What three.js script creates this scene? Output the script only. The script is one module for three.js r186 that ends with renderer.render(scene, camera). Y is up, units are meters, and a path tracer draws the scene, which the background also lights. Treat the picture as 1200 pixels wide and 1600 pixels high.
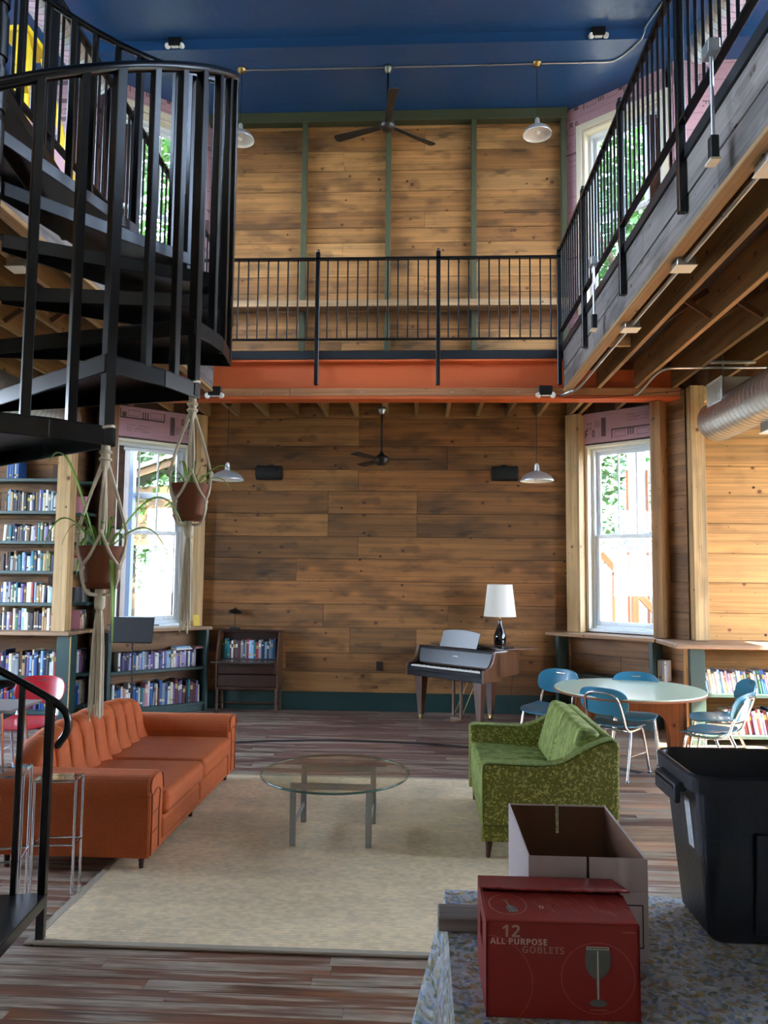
import * as THREE from 'three';
import { mergeGeometries, toCreasedNormals, mergeVertices } from 'three/addons/utils/BufferGeometryUtils.js';
import { RoundedBoxGeometry } from 'three/addons/geometries/RoundedBoxGeometry.js';

// ---------------------------------------------------------------- camera, sky, sun, exposure
const scene = new THREE.Scene();
const camera = new THREE.PerspectiveCamera(67.83, 0.75, 0.05, 200);
camera.rotation.order = 'YXZ';
camera.position.set(0.38, 1.6, 9.01);
camera.rotation.set(0.0802, 0.0490, 0.0098);
scene.add(camera);
const renderer = new THREE.WebGLRenderer();
renderer.toneMapping = THREE.LinearToneMapping;
renderer.toneMappingExposure = 2.3;
renderer.shadowMap.enabled = true;
const SKY = 15.0, SIDEZ = [0.92, 2.95, 5.0];
{ // a pale blue sky, whiter towards the horizon
  const W = 64, H = 64, d = new Float32Array(W * H * 4);
  for (let j = 0; j < H; j++) {
    const e = Math.max(0, Math.sin(((j + 0.5) / H - 0.5) * Math.PI)), k = Math.pow(1 - e, 2.2);
    for (let i = 0; i < W; i++) d.set([0.46 + 0.32 * k, 0.66 + 0.22 * k, 1.0, 1], (j * W + i) * 4);
  }
  const t = new THREE.DataTexture(d, W, H, THREE.RGBAFormat, THREE.FloatType);
  t.mapping = THREE.EquirectangularReflectionMapping; t.magFilter = THREE.LinearFilter; t.needsUpdate = true;
  scene.background = t; scene.backgroundIntensity = SKY;
}
const sun = new THREE.DirectionalLight(0xffeed6, 46);
sun.position.set(2.4 + 14, 14 * 0.98, 2.2 + 14 * 0.35); sun.target.position.set(2.4, 0, 2.2);
sun.castShadow = true; sun.shadow.radius = 1.5;
Object.assign(sun.shadow.camera, { left: -14, right: 14, top: 14, bottom: -14, near: 0.5, far: 60 });
sun.shadow.mapSize.set(4096, 4096);
scene.add(sun, sun.target);
// ---------------------------------------------------------------- helpers
let seed = 1;
const rnd = () => { seed = (seed + 0x6D2B79F5) | 0; let t = Math.imul(seed ^ (seed >>> 15), 1 | seed); t = (t + Math.imul(t ^ (t >>> 7), 61 | t)) ^ t; return ((t ^ (t >>> 14)) >>> 0) / 4294967296; };
const rr = (a, b) => a + (b - a) * rnd(), pick = (a) => a[Math.floor(rnd() * a.length)];
const V = (x, y, z) => new THREE.Vector3(x, y, z), lerp = (a, b, t) => a + (b - a) * t, clamp = (x, a, b) => Math.min(b, Math.max(a, x));
const ss = (a, b, x) => { const t = clamp((x - a) / (b - a), 0, 1); return t * t * (3 - 2 * t); };
const used = {};
function numbered(n) { const k = used[n] = (used[n] ?? -1) + 1; return k ? n + '_' + String(k).padStart(3, '0') : n; }
function tag(o, label, category, group) { o.userData.label = label; o.userData.category = category; if (group) o.userData.group = group; return o; }
function thing(name, label, category, [x, y, z] = [0, 0, 0], turn = 0, group) {
  const o = new THREE.Group(); o.name = numbered(name); o.position.set(x, y, z); o.rotation.y = turn; scene.add(o);
  return tag(o, label, category, group);
}
function copy(o, label, [x, y, z], turn = o.rotation.y) {
  const c = o.clone(); c.name = numbered(o.name.replace(/_\d{3}$/, '')); c.userData = { ...o.userData, label }; c.position.set(x, y, z); c.rotation.set(0, turn, 0); scene.add(c); return c;
}
function clean(g) {
  if (g.index) g = g.toNonIndexed();
  for (const k of Object.keys(g.attributes)) if (!['position', 'normal', 'uv'].includes(k)) g.deleteAttribute(k);
  if (!g.attributes.normal) g.computeVertexNormals();
  if (!g.attributes.uv) uvBox(g);
  return g;
}
const join = (gs) => { if (!Array.isArray(gs)) return gs; gs = gs.flat(9); return gs.length === 1 ? clean(gs[0]) : mergeGeometries(gs.map(clean)); };
function part(name, gs, m, parent, label) {
  const o = new THREE.Mesh(join(gs), m); o.name = name;
  if (label) o.userData.label = label;
  parent.add(o); return o;
}
function single(name, label, category, gs, m, pos = [0, 0, 0], turn = 0, group) {
  const o = new THREE.Mesh(join(gs), m); o.name = numbered(name); o.position.set(...pos); o.rotation.y = turn; scene.add(o);
  return tag(o, label, category, group);
}
function struct(name, gs, m, pos = [0, 0, 0], turn = 0) {
  const o = gs ? new THREE.Mesh(join(gs), m) : new THREE.Group(); o.name = name; o.position.set(...pos); o.rotation.y = turn; o.userData.kind = 'structure'; scene.add(o); return o;
}
// uv in metres, grain axis g ('x','y','z') mapped to u
function uvBox(geo, g = 'x', ou = 0, ov = 0) {
  const p = geo.attributes.position, n = geo.attributes.normal, uv = new Float32Array(p.count * 2), gi = 'xyz'.indexOf(g);
  for (let i = 0; i < p.count; i++) {
    const P = [p.getX(i), p.getY(i), p.getZ(i)], N = [Math.abs(n.getX(i)), Math.abs(n.getY(i)), Math.abs(n.getZ(i))];
    const o = [0, 1, 2].filter((k) => k !== gi);
    let u = P[gi], v;
    if (N[gi] > 0.8) { u = P[o[0]]; v = P[o[1]]; } else v = N[o[0]] > N[o[1]] ? P[o[1]] : P[o[0]];
    uv[2 * i] = u + ou; uv[2 * i + 1] = v + ov;
  }
  geo.setAttribute('uv', new THREE.BufferAttribute(uv, 2)); return geo;
}
// chamfered box between two corners
function bx(x0, x1, y0, y1, z0, z1, c = 0.004, g, ou, ov) {
  if (x0 > x1) [x0, x1] = [x1, x0]; if (y0 > y1) [y0, y1] = [y1, y0]; if (z0 > z1) [z0, z1] = [z1, z0];
  const lo = [x0, y0, z0], hi = [x1, y1, z1]; c = Math.min(c, (x1 - x0) * 0.45, (y1 - y0) * 0.45, (z1 - z0) * 0.45);
  const pos = [];
  const pt = (s, a) => [0, 1, 2].map((k) => s[k] > 0 ? hi[k] - (k === a ? 0 : c) : lo[k] + (k === a ? 0 : c)); // vertex near corner s lying on face a
  const tri = (a, b, d, out) => { const u = [b[0] - a[0], b[1] - a[1], b[2] - a[2]], w = [d[0] - a[0], d[1] - a[1], d[2] - a[2]]; const nx = u[1] * w[2] - u[2] * w[1], ny = u[2] * w[0] - u[0] * w[2], nz = u[0] * w[1] - u[1] * w[0]; if (nx * out[0] + ny * out[1] + nz * out[2] < 0) [b, d] = [d, b]; pos.push(...a, ...b, ...d); };
  for (let a = 0; a < 3; a++) for (const s of [-1, 1]) {
    const [i, j] = [0, 1, 2].filter((k) => k !== a), q = [[-1, -1], [1, -1], [1, 1], [-1, 1]].map(([p, r]) => { const t = [0, 0, 0]; t[a] = s; t[i] = p; t[j] = r; return pt(t, a); }), out = [0, 0, 0]; out[a] = s;
    tri(q[0], q[1], q[2], out); tri(q[0], q[2], q[3], out);
  }
  if (c > 0) {
    for (let a = 0; a < 3; a++) { const [i, j] = [0, 1, 2].filter((k) => k !== a); for (const si of [-1, 1]) for (const sj of [-1, 1]) { const t = (e) => { const s = [0, 0, 0]; s[a] = e; s[i] = si; s[j] = sj; return s; }, out = [0, 0, 0]; out[i] = si; out[j] = sj; const A = pt(t(-1), i), Bq = pt(t(1), i), Cq = pt(t(1), j), D = pt(t(-1), j); tri(A, Bq, Cq, out); tri(A, Cq, D, out); } }
    for (const a of [-1, 1]) for (const b of [-1, 1]) for (const d of [-1, 1]) tri(pt([a, b, d], 0), pt([a, b, d], 1), pt([a, b, d], 2), [a, b, d]);
  }
  const geo = new THREE.BufferGeometry(); geo.setAttribute('position', new THREE.Float32BufferAttribute(pos, 3)); geo.computeVertexNormals();
  return uvBox(geo, g ?? 'xyz'[[0, 1, 2].sort((p, q) => (hi[q] - lo[q]) - (hi[p] - lo[p]))[0]], ou, ov);
}
function xf(g, { p = [0, 0, 0], r = [0, 0, 0], s = [1, 1, 1] } = {}) { return g.applyMatrix4(new THREE.Matrix4().compose(V(...p), new THREE.Quaternion().setFromEuler(new THREE.Euler(...r)), V(...s))); }
// box bar from a to b, w across, h "up" (up hint)
function bar(a, b, w, h, up = [0, 1, 0], c = 0.003) {
  const A = V(...a), B = V(...b), d = B.clone().sub(A), L = d.length(); d.normalize();
  let u = V(...up); if (Math.abs(u.dot(d)) > 0.95) u = V(0, 0, 1); const s = new THREE.Vector3().crossVectors(u, d).normalize(); u = new THREE.Vector3().crossVectors(d, s);
  const g = bx(-w / 2, w / 2, -h / 2, h / 2, 0, L, c, 'z');
  return g.applyMatrix4(new THREE.Matrix4().makeBasis(s, u, d).setPosition(A));
}
function rod(a, b, r, n = 10, r2 = r) {
  const A = V(...a), B = V(...b), L = A.distanceTo(B), g = new THREE.CylinderGeometry(r2, r, L, n);
  g.applyQuaternion(new THREE.Quaternion().setFromUnitVectors(V(0, 1, 0), B.clone().sub(A).normalize())); g.translate((A.x + B.x) / 2, (A.y + B.y) / 2, (A.z + B.z) / 2); return g;
}
function tube(pts, r, n = 8, seg = 0, closed = false, tension = 0.5) {
  const c = new THREE.CatmullRomCurve3(pts.map((p) => V(...p)), closed, 'catmullrom', tension);
  return new THREE.TubeGeometry(c, seg || pts.length * 5, r, n, closed);
}
function capped(pts, r, n = 8, seg = 0) { const g = [tube(pts, r, n, seg)]; for (const p of [pts[0], pts[pts.length - 1]]) g.push(new THREE.SphereGeometry(r, n, 5).translate(...p)); return g; }
const lathe = (prof, n = 24, at = [0, 0, 0]) => new THREE.LatheGeometry(prof.map(([x, y]) => new THREE.Vector2(x, y)), n).translate(...at);
function extr(pts, depth, bevel = 0.004, holes = [], curveSegs = 8) {
  const s = pts instanceof THREE.Shape ? pts : new THREE.Shape(pts.map(([x, y]) => new THREE.Vector2(x, y)));
  for (const h of holes) s.holes.push(new THREE.Path(h.map(([x, y]) => new THREE.Vector2(x, y))));
  const g = new THREE.ExtrudeGeometry(s, { depth: depth - 2 * bevel, bevelEnabled: bevel > 0, bevelThickness: bevel, bevelSize: bevel, bevelOffset: -bevel, bevelSegments: 2, curveSegments: curveSegs });
  return uvBox(g.translate(0, 0, bevel));
}
const rbox = (x0, x1, y0, y1, z0, z1, r = 0.02, seg = 3) => uvBox(new RoundedBoxGeometry(x1 - x0, y1 - y0, z1 - z0, seg, r).translate((x0 + x1) / 2, (y0 + y1) / 2, (z0 + z1) / 2));
// a grid surface f(u,v) -> [x,y,z]
function surf(f, nu, nv, flip = false) {
  const pos = [], uv = [], idx = [];
  for (let j = 0; j <= nv; j++) for (let i = 0; i <= nu; i++) { pos.push(...f(i / nu, j / nv)); uv.push(i / nu, j / nv); }
  for (let j = 0; j < nv; j++) for (let i = 0; i < nu; i++) { const a = j * (nu + 1) + i, b = a + 1, c = a + nu + 1, d = c + 1; flip ? idx.push(a, c, b, b, c, d) : idx.push(a, b, c, b, d, c); }
  const g = new THREE.BufferGeometry(); g.setAttribute('position', new THREE.Float32BufferAttribute(pos, 3)); g.setAttribute('uv', new THREE.Float32BufferAttribute(uv, 2)); g.setIndex(idx); g.computeVertexNormals(); return g;
}
// ---------------------------------------------------------------- textures
const hash = (x, y, s) => { let h = Math.imul(x | 0, 374761393) ^ Math.imul(y | 0, 668265263) ^ Math.imul(s | 0, 2147483647 - 58); h = Math.imul(h ^ (h >>> 13), 1274126177); return ((h ^ (h >>> 16)) >>> 0) / 4294967296; };
function vn(x, y, px, py, s) { const xi = Math.floor(x), yi = Math.floor(y), fx = x - xi, fy = y - yi, u = fx * fx * (3 - 2 * fx), v = fy * fy * (3 - 2 * fy), m = (a, n) => ((a % n) + n) % n, h = (a, b) => hash(m(a, px), m(b, py), s); return lerp(lerp(h(xi, yi), h(xi + 1, yi), u), lerp(h(xi, yi + 1), h(xi + 1, yi + 1), u), v); }
function fbm(u, v, px, py, s, o = 4) { let a = 0, w = 0.5, t = 0; for (let k = 0; k < o; k++) { a += w * vn(u * px, v * py, px, py, s + k * 17); t += w; w *= 0.5; px *= 2; py *= 2; } return a / t; }
function tex(W, H, f, { srgb = true, rep = [1, 1] } = {}) {
  const d = new Uint8Array(W * H * 4);
  for (let j = 0; j < H; j++) for (let i = 0; i < W; i++) { const c = f((i + 0.5) / W, (j + 0.5) / H, i, j), k = (j * W + i) * 4; if (typeof c === 'number') { d[k] = d[k + 1] = d[k + 2] = clamp(c, 0, 1) * 255; } else { d[k] = clamp(c[0], 0, 1) * 255; d[k + 1] = clamp(c[1], 0, 1) * 255; d[k + 2] = clamp(c[2], 0, 1) * 255; } d[k + 3] = 255; }
  const t = new THREE.DataTexture(d, W, H); t.wrapS = t.wrapT = THREE.RepeatWrapping; t.magFilter = THREE.LinearFilter; t.minFilter = THREE.LinearMipmapLinearFilter; if (srgb) t.colorSpace = THREE.SRGBColorSpace; t.repeat.set(...rep); t.needsUpdate = true; return t;
}
function canvasTex(W, H, draw, rep) { const c = document.createElement('canvas'); c.width = W; c.height = H; draw(c.getContext('2d'), W, H); const t = new THREE.CanvasTexture(c); t.colorSpace = THREE.SRGBColorSpace; t.anisotropy = 4; if (rep) { t.wrapS = t.wrapT = THREE.RepeatWrapping; t.repeat.set(...rep); } return t; }
const mixc = (a, b, t) => [lerp(a[0], b[0], t), lerp(a[1], b[1], t), lerp(a[2], b[2], t)];
// old pine boards: 2.4 m along the grain, 1.2 m across; values near white so that a tone multiplies them
const knots = []; seed = 11; for (let k = 0; k < 15; k++) knots.push([rnd(), rnd(), rr(0.006, 0.014), rnd() < 0.22]);
function woodTex(W, H, { stain = 0.5, warm = 1, s = 3, knot = 1 } = {}) {
  const bump = new Float32Array(W * H);
  const t = tex(W, H, (u, v, i, j) => {
    let warp = 0, dark = 0, hole = 0;
    for (const [ku, kv, kr, ho] of knots) {
      let du = (u - ku); du -= Math.round(du); let dv = v - kv; dv -= Math.round(dv);
      const x = du * 2.4, y = dv * 1.2, q = Math.hypot(x * 0.85, y) / kr;
      if (q < 7) { warp += Math.sign(y || 1) * Math.exp(-q * 0.9) * kr * 1.5; dark = Math.max(dark, ho ? ss(1.7, 0.7, q) : ss(1.5, 0.9, q) * 0.75 + 0.25 * ss(3, 1, q)); if (ho) hole = Math.max(hole, ss(0.95, 0.7, q)); }
    }
    const vv = v + warp * 0.8;
    const g1 = fbm(u, vv, 3, 110, s, 3), g2 = fbm(u, vv, 8, 300, s + 9, 2), band = fbm(u, vv, 2, 26, s + 4, 3), patch = fbm(u, v, 4, 5, s + 21, 4), patch2 = fbm(u, v, 11, 14, s + 31, 3);
    let k = 0.84 + 0.24 * (g1 - 0.5) + 0.12 * (g2 - 0.5) + 0.26 * (band - 0.5);
    const st = ss(0.54, 0.8, patch) * 0.6 + ss(0.58, 0.8, patch2) * 0.4;
    k *= 1 - stain * st * 0.75; k = clamp(k, 0.06, 1);
    let c = mixc([k, k * 0.97, k * 0.93], [k * 0.98, k * 0.86 * 1.04, k * 0.8], 0.5 * band * warm);
    c = mixc(c, [0.34, 0.21, 0.12], dark * knot * 0.7); if (hole) c = mixc(c, [0.03, 0.02, 0.015], hole * knot);
    if (hash(Math.floor(u * 90), Math.floor(v * 60), 77) > 0.9955) { const a = u * 90 % 1 - 0.5, b = v * 60 % 1 - 0.5; if (a * a * 0.7 + b * b < 0.03) c = mixc(c, [0.1, 0.07, 0.05], 0.8); }
    bump[j * W + i] = 0.5 * g1 + 0.3 * g2 + 0.2 * (1 - dark) - hole * 0.3; return c;
  }, { rep: [1 / 2.4, 1 / 1.2] });
  const b = tex(W / 2, H / 2, (u, v, i, j) => bump[j * 2 * W + i * 2], { srgb: false, rep: [1 / 2.4, 1 / 1.2] });
  return [t, b];
}
const [woodA, woodAb] = woodTex(2048, 1024, { stain: 0.6, s: 3 });
const [woodB, woodBb] = woodTex(1024, 512, { stain: 0.2, s: 41, warm: 1.3 });
const M = {};
const mat = (o) => new THREE.MeshStandardMaterial({ roughness: 0.6, ...o }), phys = (o) => new THREE.MeshPhysicalMaterial({ roughness: 0.5, ...o });
const C = (r, g, b) => new THREE.Color().setRGB(r, g, b);         // linear
const wood = (c, o = {}) => mat({ color: c, map: woodA, bumpMap: woodAb, bumpScale: 0.0025, roughness: 0.62, ...o });
const pine = (c, o = {}) => mat({ color: c, map: woodB, bumpMap: woodBb, bumpScale: 0.002, roughness: 0.7, ...o });
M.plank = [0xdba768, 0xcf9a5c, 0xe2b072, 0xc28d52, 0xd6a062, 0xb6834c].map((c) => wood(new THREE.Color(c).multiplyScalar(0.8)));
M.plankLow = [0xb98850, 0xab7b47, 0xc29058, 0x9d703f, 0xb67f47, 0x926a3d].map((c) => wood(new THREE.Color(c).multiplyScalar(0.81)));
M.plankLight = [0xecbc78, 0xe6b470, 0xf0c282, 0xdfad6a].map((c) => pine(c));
M.plankDark = [0x9c7650, 0xa67f58, 0x8f6c4a].map((c) => wood(c));
M.stud = pine(0xd9bb8a); M.studOld = pine(0xb28a5a); M.joist = [0xb2905f, 0xbc9a68, 0xa58456, 0xc4a273].map((c) => pine(new THREE.Color(c).multiplyScalar(0.86))); M.joistSide = pine(0x6f4e2e);
M.deck = wood(0x5f3d26); M.weathered = wood(0x9c9a9e, { roughness: 0.75 }); M.ledge = pine(0xb5977a);
M.green = mat({ color: 0x2b4440, roughness: 0.45 }); M.greenPost = mat({ color: 0x464c36, roughness: 0.5 }); M.base = mat({ color: 0x123430, roughness: 0.5 });
M.iron = mat({ color: 0x0a0b0d, roughness: 0.27, metalness: 0.0 }); M.ironEdge = mat({ color: 0x10151c, roughness: 0.42 });
M.blackPlastic = mat({ color: 0x0b0b0c, roughness: 0.45 });
M.orangeSteel = mat({ color: 0xc65c2c, roughness: 0.5 });
M.chrome = mat({ color: 0xd8dadd, roughness: 0.16, metalness: 1 }); M.steel = mat({ color: 0x9fa3a5, roughness: 0.35, metalness: 1 }); M.galv = mat({ color: 0xc4c8c8, roughness: 0.34, metalness: 1 }); M.brass = mat({ color: 0xb9a06a, roughness: 0.3, metalness: 1 });
M.white = mat({ color: 0xe9eae6, roughness: 0.5 }); M.vinyl = mat({ color: 0xdfe6ea, roughness: 0.4 }); M.cream = mat({ color: 0xe6dfc8, roughness: 0.6 });
M.glass = phys({ color: 0xffffff, transmission: 1, roughness: 0, thickness: 0, ior: 1.45, specularIntensity: 0.7 });
M.plaster = mat({ color: 0xcfc6b4, roughness: 0.9 });
// ---------------------------------------------------------------- floor
function floorTex(s, wear, base) {
  const R = 16;
  return tex(1024, 512, (u, v) => {
    const row = Math.floor(v * R), fv = v * R - row, off = hash(row, 3, s);
    const a = fbm((u + off) % 1, v, 5, R, s, 4), b = fbm(u, v, 9, 40, s + 7, 4), st = fbm(u, v, 8, 160, s + 3, 3), f = fbm(u, v, 40, 120, s + 5, 2);
    const w = ss(0.5, 0.62, a * 0.62 + b * 0.3 + st * 0.16 + (hash(row, 9, s) - 0.5) * 0.2 + wear), q = hash(row, 21, s);
    let c = mixc(base[0], base[1], ss(0.3, 0.7, fbm(u, v, 6, 24, s + 13, 3))); c = mixc(c, base[2], 0.55 * ss(0.55, 0.75, fbm(u, v, 4, 10, s + 19, 4)));
    c = c.map((x) => x * (0.78 + 0.35 * q * 0.6 + 0.3 * (st - 0.4)));
    c = mixc(c, [0.62 + 0.2 * (f - 0.5), 0.56 + 0.2 * (f - 0.5), 0.49 + 0.2 * (f - 0.5)].map((x) => x * (0.72 + 0.5 * st)), w * 0.92);
    return c;
  }, { rep: [1 / 3, 1 / 1.2] });
}
const floorWorn = floorTex(5, 0.015, [[0.54, 0.35, 0.26], [0.45, 0.30, 0.23], [0.70, 0.42, 0.24]]);
const floorPaint = floorTex(8, -0.06, [[0.49, 0.345, 0.30], [0.42, 0.30, 0.27], [0.57, 0.39, 0.31]]);
const floorBare = floorTex(15, 0.0, [[0.70, 0.52, 0.40], [0.64, 0.47, 0.37], [0.74, 0.57, 0.44]]);
const floorRough = tex(512, 256, (u, v) => 0.38 + 0.3 * fbm(u, v, 8, 40, 91, 3), { srgb: false, rep: [1 / 3, 1 / 1.2] });
const floorBump = tex(1024, 512, (u, v) => fbm(u, v, 8, 160, 6, 3), { srgb: false, rep: [1 / 3, 1 / 1.2] });
const floorM = [floorWorn, floorPaint, floorBare].map((m) => mat({ map: m, roughnessMap: floorRough, roughness: 0.8, bumpMap: floorBump, bumpScale: 0.0012 }));
{
  const floor = struct('floor', [bx(-5.9, 5.9, -0.25, -0.021, -0.3, 10.7, 0)], M.deck);
  seed = 101; const rest = [[], [], []], W = 0.075; let kept = 0;
  for (let r = 0, z = 0.0; z < 10.4; r++, z += W) {
    let x = -5.6 - rnd() * 1.2;
    while (x < 5.6) {
      const L = rr(0.9, 2.4), x1 = Math.min(x + L, 5.6), x0 = Math.max(x, -5.6);
      if (x1 - x0 > 0.02) {
        const cx = (x0 + x1) / 2, kind = rnd() < ss(1.15, 1.75, cx - (z > 5 ? 0.6 : 0)) ? 2 : rnd() < ss(4.6, 3.0, z) ? 1 : 0;
        const g = bx(x0 + 0.0006, x1 - 0.0006, -0.021, rr(-0.0006, 0), z + 0.0007, z + W - 0.0007, 0.0012, 'x', rnd() * 3, Math.floor(rnd() * 16) * 0.075 - z + 0.0);
        const seen = z > 5.0 && z < 7.6 && x1 > -2.2 + (z - 5) * 0.1 && x0 < 1.1 || z > 2.0 && z < 3.9 && x1 > 1.5 && x0 < 2.6;
        if (seen && kept < 290) { part('floor_board', [g], floorM[kind], floor); kept++; } else rest[kind].push(g);
      }
      x += L;
    }
  }
  rest.forEach((g, k) => { if (g.length) part('floor_boards', g, floorM[k], floor).userData.kind = 'stuff'; });
  const ring = new THREE.RingGeometry(3.55, 3.64, 80, 1, Math.PI / 2 - 0.75, 1.5).rotateX(-Math.PI / 2).translate(-0.27, 0.0009, 5.2);
  part('painted_line', [uvBox(ring)], mat({ color: 0x2a2628, roughness: 0.5 }), floor, 'dark curved line painted on the floor');
}
// ---------------------------------------------------------------- plank walls
// rows of boards on the local x/y plane (facing +z) under a wall
function planks(parent, x0, x1, rows, seams, mats, th = 0.02, holes = []) {
  for (let r = 0; r + 1 < rows.length; r++) {
    const a = Math.min(rows[r], rows[r + 1]), b = Math.max(rows[r], rows[r + 1]); let xs = [x0, ...(seams[r] ?? []), x1].filter((x) => x >= x0 && x <= x1);
    for (let k = 0; k + 1 < xs.length; k++) {
      if (xs[k + 1] - xs[k] < 0.03 || holes.some(([p, q, s, t]) => (xs[k] + xs[k + 1]) / 2 > p && (xs[k] + xs[k + 1]) / 2 < q && (a + b) / 2 > s && (a + b) / 2 < t)) continue;
      part('plank', [bx(xs[k] + 0.001, xs[k + 1] - 0.001, a + 0.0018, b - 0.0018, 0, th + rr(-0.003, 0.002), 0.003, 'x', rnd() * 2.4, rnd() * 1.2)], Array.isArray(mats) ? pick(mats) : mats, parent);
    }
  }
}
seed = 202;
const H2 = 7.26, A40 = 40 * Math.PI / 180;
const wallBack = struct('wall_back', [bx(-2.6, 2.45, -0.25, 7.6, -0.3, -0.022, 0)], M.deck);
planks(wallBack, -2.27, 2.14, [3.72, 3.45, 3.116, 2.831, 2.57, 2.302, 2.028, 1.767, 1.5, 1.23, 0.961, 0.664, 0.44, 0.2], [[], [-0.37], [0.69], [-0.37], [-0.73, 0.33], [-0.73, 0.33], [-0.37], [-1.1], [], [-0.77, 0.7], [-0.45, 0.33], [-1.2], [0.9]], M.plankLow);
for (const m of wallBack.children) m.position.z = -0.022;
const upRows = [7.19, 7.085, 6.803, 6.547, 6.284, 6.022, 5.818, 5.631, 5.412, 5.203, 5.002, 4.761, 4.546, 4.284, 4.0];
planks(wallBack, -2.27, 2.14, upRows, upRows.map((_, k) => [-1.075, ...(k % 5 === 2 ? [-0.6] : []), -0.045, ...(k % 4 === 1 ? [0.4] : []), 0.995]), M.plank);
for (const m of wallBack.children) m.position.z = -0.022;
part('plank', [bx(1.36, 2.0, 5.99, 6.0, -0.004, -0.001, 0)], M.blackPlastic, wallBack, 'open crack between two boards'); 
// green frame on the upper wall: head trim and posts
part('head_trim', [bx(-2.27, 2.12, 7.12, 7.25, 0, 0.12, 0.004)], M.greenPost, wallBack);
for (const x of [-2.12, -1.075, -0.045, 0.995, 2.075]) part('post', [bx(x - 0.03, x + 0.03, 4.0, 7.12, 0, 0.11, 0.003)], M.greenPost, wallBack);
struct('baseboard_back', [bx(-2.25, 2.12, 0.0, 0.212, 0.0, 0.022, 0.004)], M.base);
// ---------------------------------------------------------------- printed foam boards
const foamTex = canvasTex(1024, 1024, (g, W, H) => {
  seed = 31; g.fillStyle = '#b9929b'; g.fillRect(0, 0, W, H);
  for (let k = 0; k < 700; k++) { g.fillStyle = `rgba(${rnd() < 0.5 ? '210,160,165' : '140,95,100'},0.06)`; g.fillRect(rnd() * W, rnd() * H, rr(10, 120), rr(2, 30)); }
  g.fillStyle = '#4b3b40'; g.strokeStyle = '#4b3b40';
  const word = (t, x, y, s, r = 0, a = 0.85) => { g.save(); g.globalAlpha = a; g.translate(x, y); g.rotate(r); g.font = `bold ${s}px sans-serif`; g.fillText(t, 0, 0); g.restore(); };
  g.save(); g.scale(0.67, 1); word('F', 12, 222, 96); word('0', 118, 222, 90); word(':', 222, 220, 60); g.globalAlpha = 0.8; g.fillRect(258, 56, 66, 170); g.globalAlpha = 0.5;
  for (let k = 0; k < 6; k++) g.fillRect(160 + k * 14, 70, 5, 70); for (let k = 0; k < 4; k++) { g.beginPath(); g.arc(60 + (k % 2) * 44, 96 + 44 * Math.floor(k / 2), 12, 0, 7); g.fill(); }
  for (let j = 0; j < 3; j++) for (let k = 0; k < 14; k++) if (rnd() < 0.8) g.fillRect(620 + k * 22, 50 + j * 26, rr(5, 14), 12);
  g.globalAlpha = 0.8; g.lineWidth = 16; g.beginPath(); g.moveTo(410, 250); g.lineTo(410, 172); g.lineTo(1010, 172); g.lineTo(1010, 250); g.stroke(); for (let k = 0; k < 3; k++) g.fillRect(630 + k * 34, 172, 18, 66); g.fillRect(930, 176, 60, 46);
  g.lineWidth = 5; g.globalAlpha = 0.6; g.strokeRect(450, 192, 150, 50); g.strokeRect(760, 192, 150, 50); g.restore();
  g.globalAlpha = 0.75; word('R', 120, 380, 70, 0); word('0.', 180, 380, 60);
  for (let j = 0; j < 4; j++) { const y = 330 + j * 170; g.fillRect(rr(500, 640), y, rr(80, 160), 42); for (let k = 0; k < 10; k++) g.fillRect(720 + k * 26, y + rr(0, 20), rr(6, 18), 10); word('F.', 60 + j * 40, y + 130, 84, Math.PI / 2 * (j % 2), 0.7); word('7.5', 330, y + 120, 74, 0, 0.6); }
  g.lineWidth = 4; g.globalAlpha = 0.5; for (let k = 0; k < 5; k++) { g.beginPath(); g.moveTo(0, 300 + k * 150); g.lineTo(W, 300 + k * 150); g.stroke(); }
  g.globalAlpha = 0.8; g.lineWidth = 5; for (const [x, y] of [[860, 900], [300, 950], [700, 620]]) { g.beginPath(); for (let k = 0; k < 30; k++) g.lineTo(x + 34 * Math.cos(k * 0.5) + k * 2, y + 26 * Math.sin(k * 0.5)); g.stroke(); }
}, [1 / 1.3, 1 / 1.3]);
M.foam = mat({ map: foamTex, roughness: 0.75 });
function foam(parent, x0, x1, y0, y1, z = 0, ou = 0, ov = 0, th = 0.03, flip = false) { const g = bx(x0, x1, y0, y1, z - 0.001, z + th, 0.003, 'x', ou, ov); if (flip) { const a = g.attributes.uv.array; for (let i = 0; i < a.length; i++) a[i] = -a[i]; } return part('foam_board', [g], M.foam, parent); }
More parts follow.
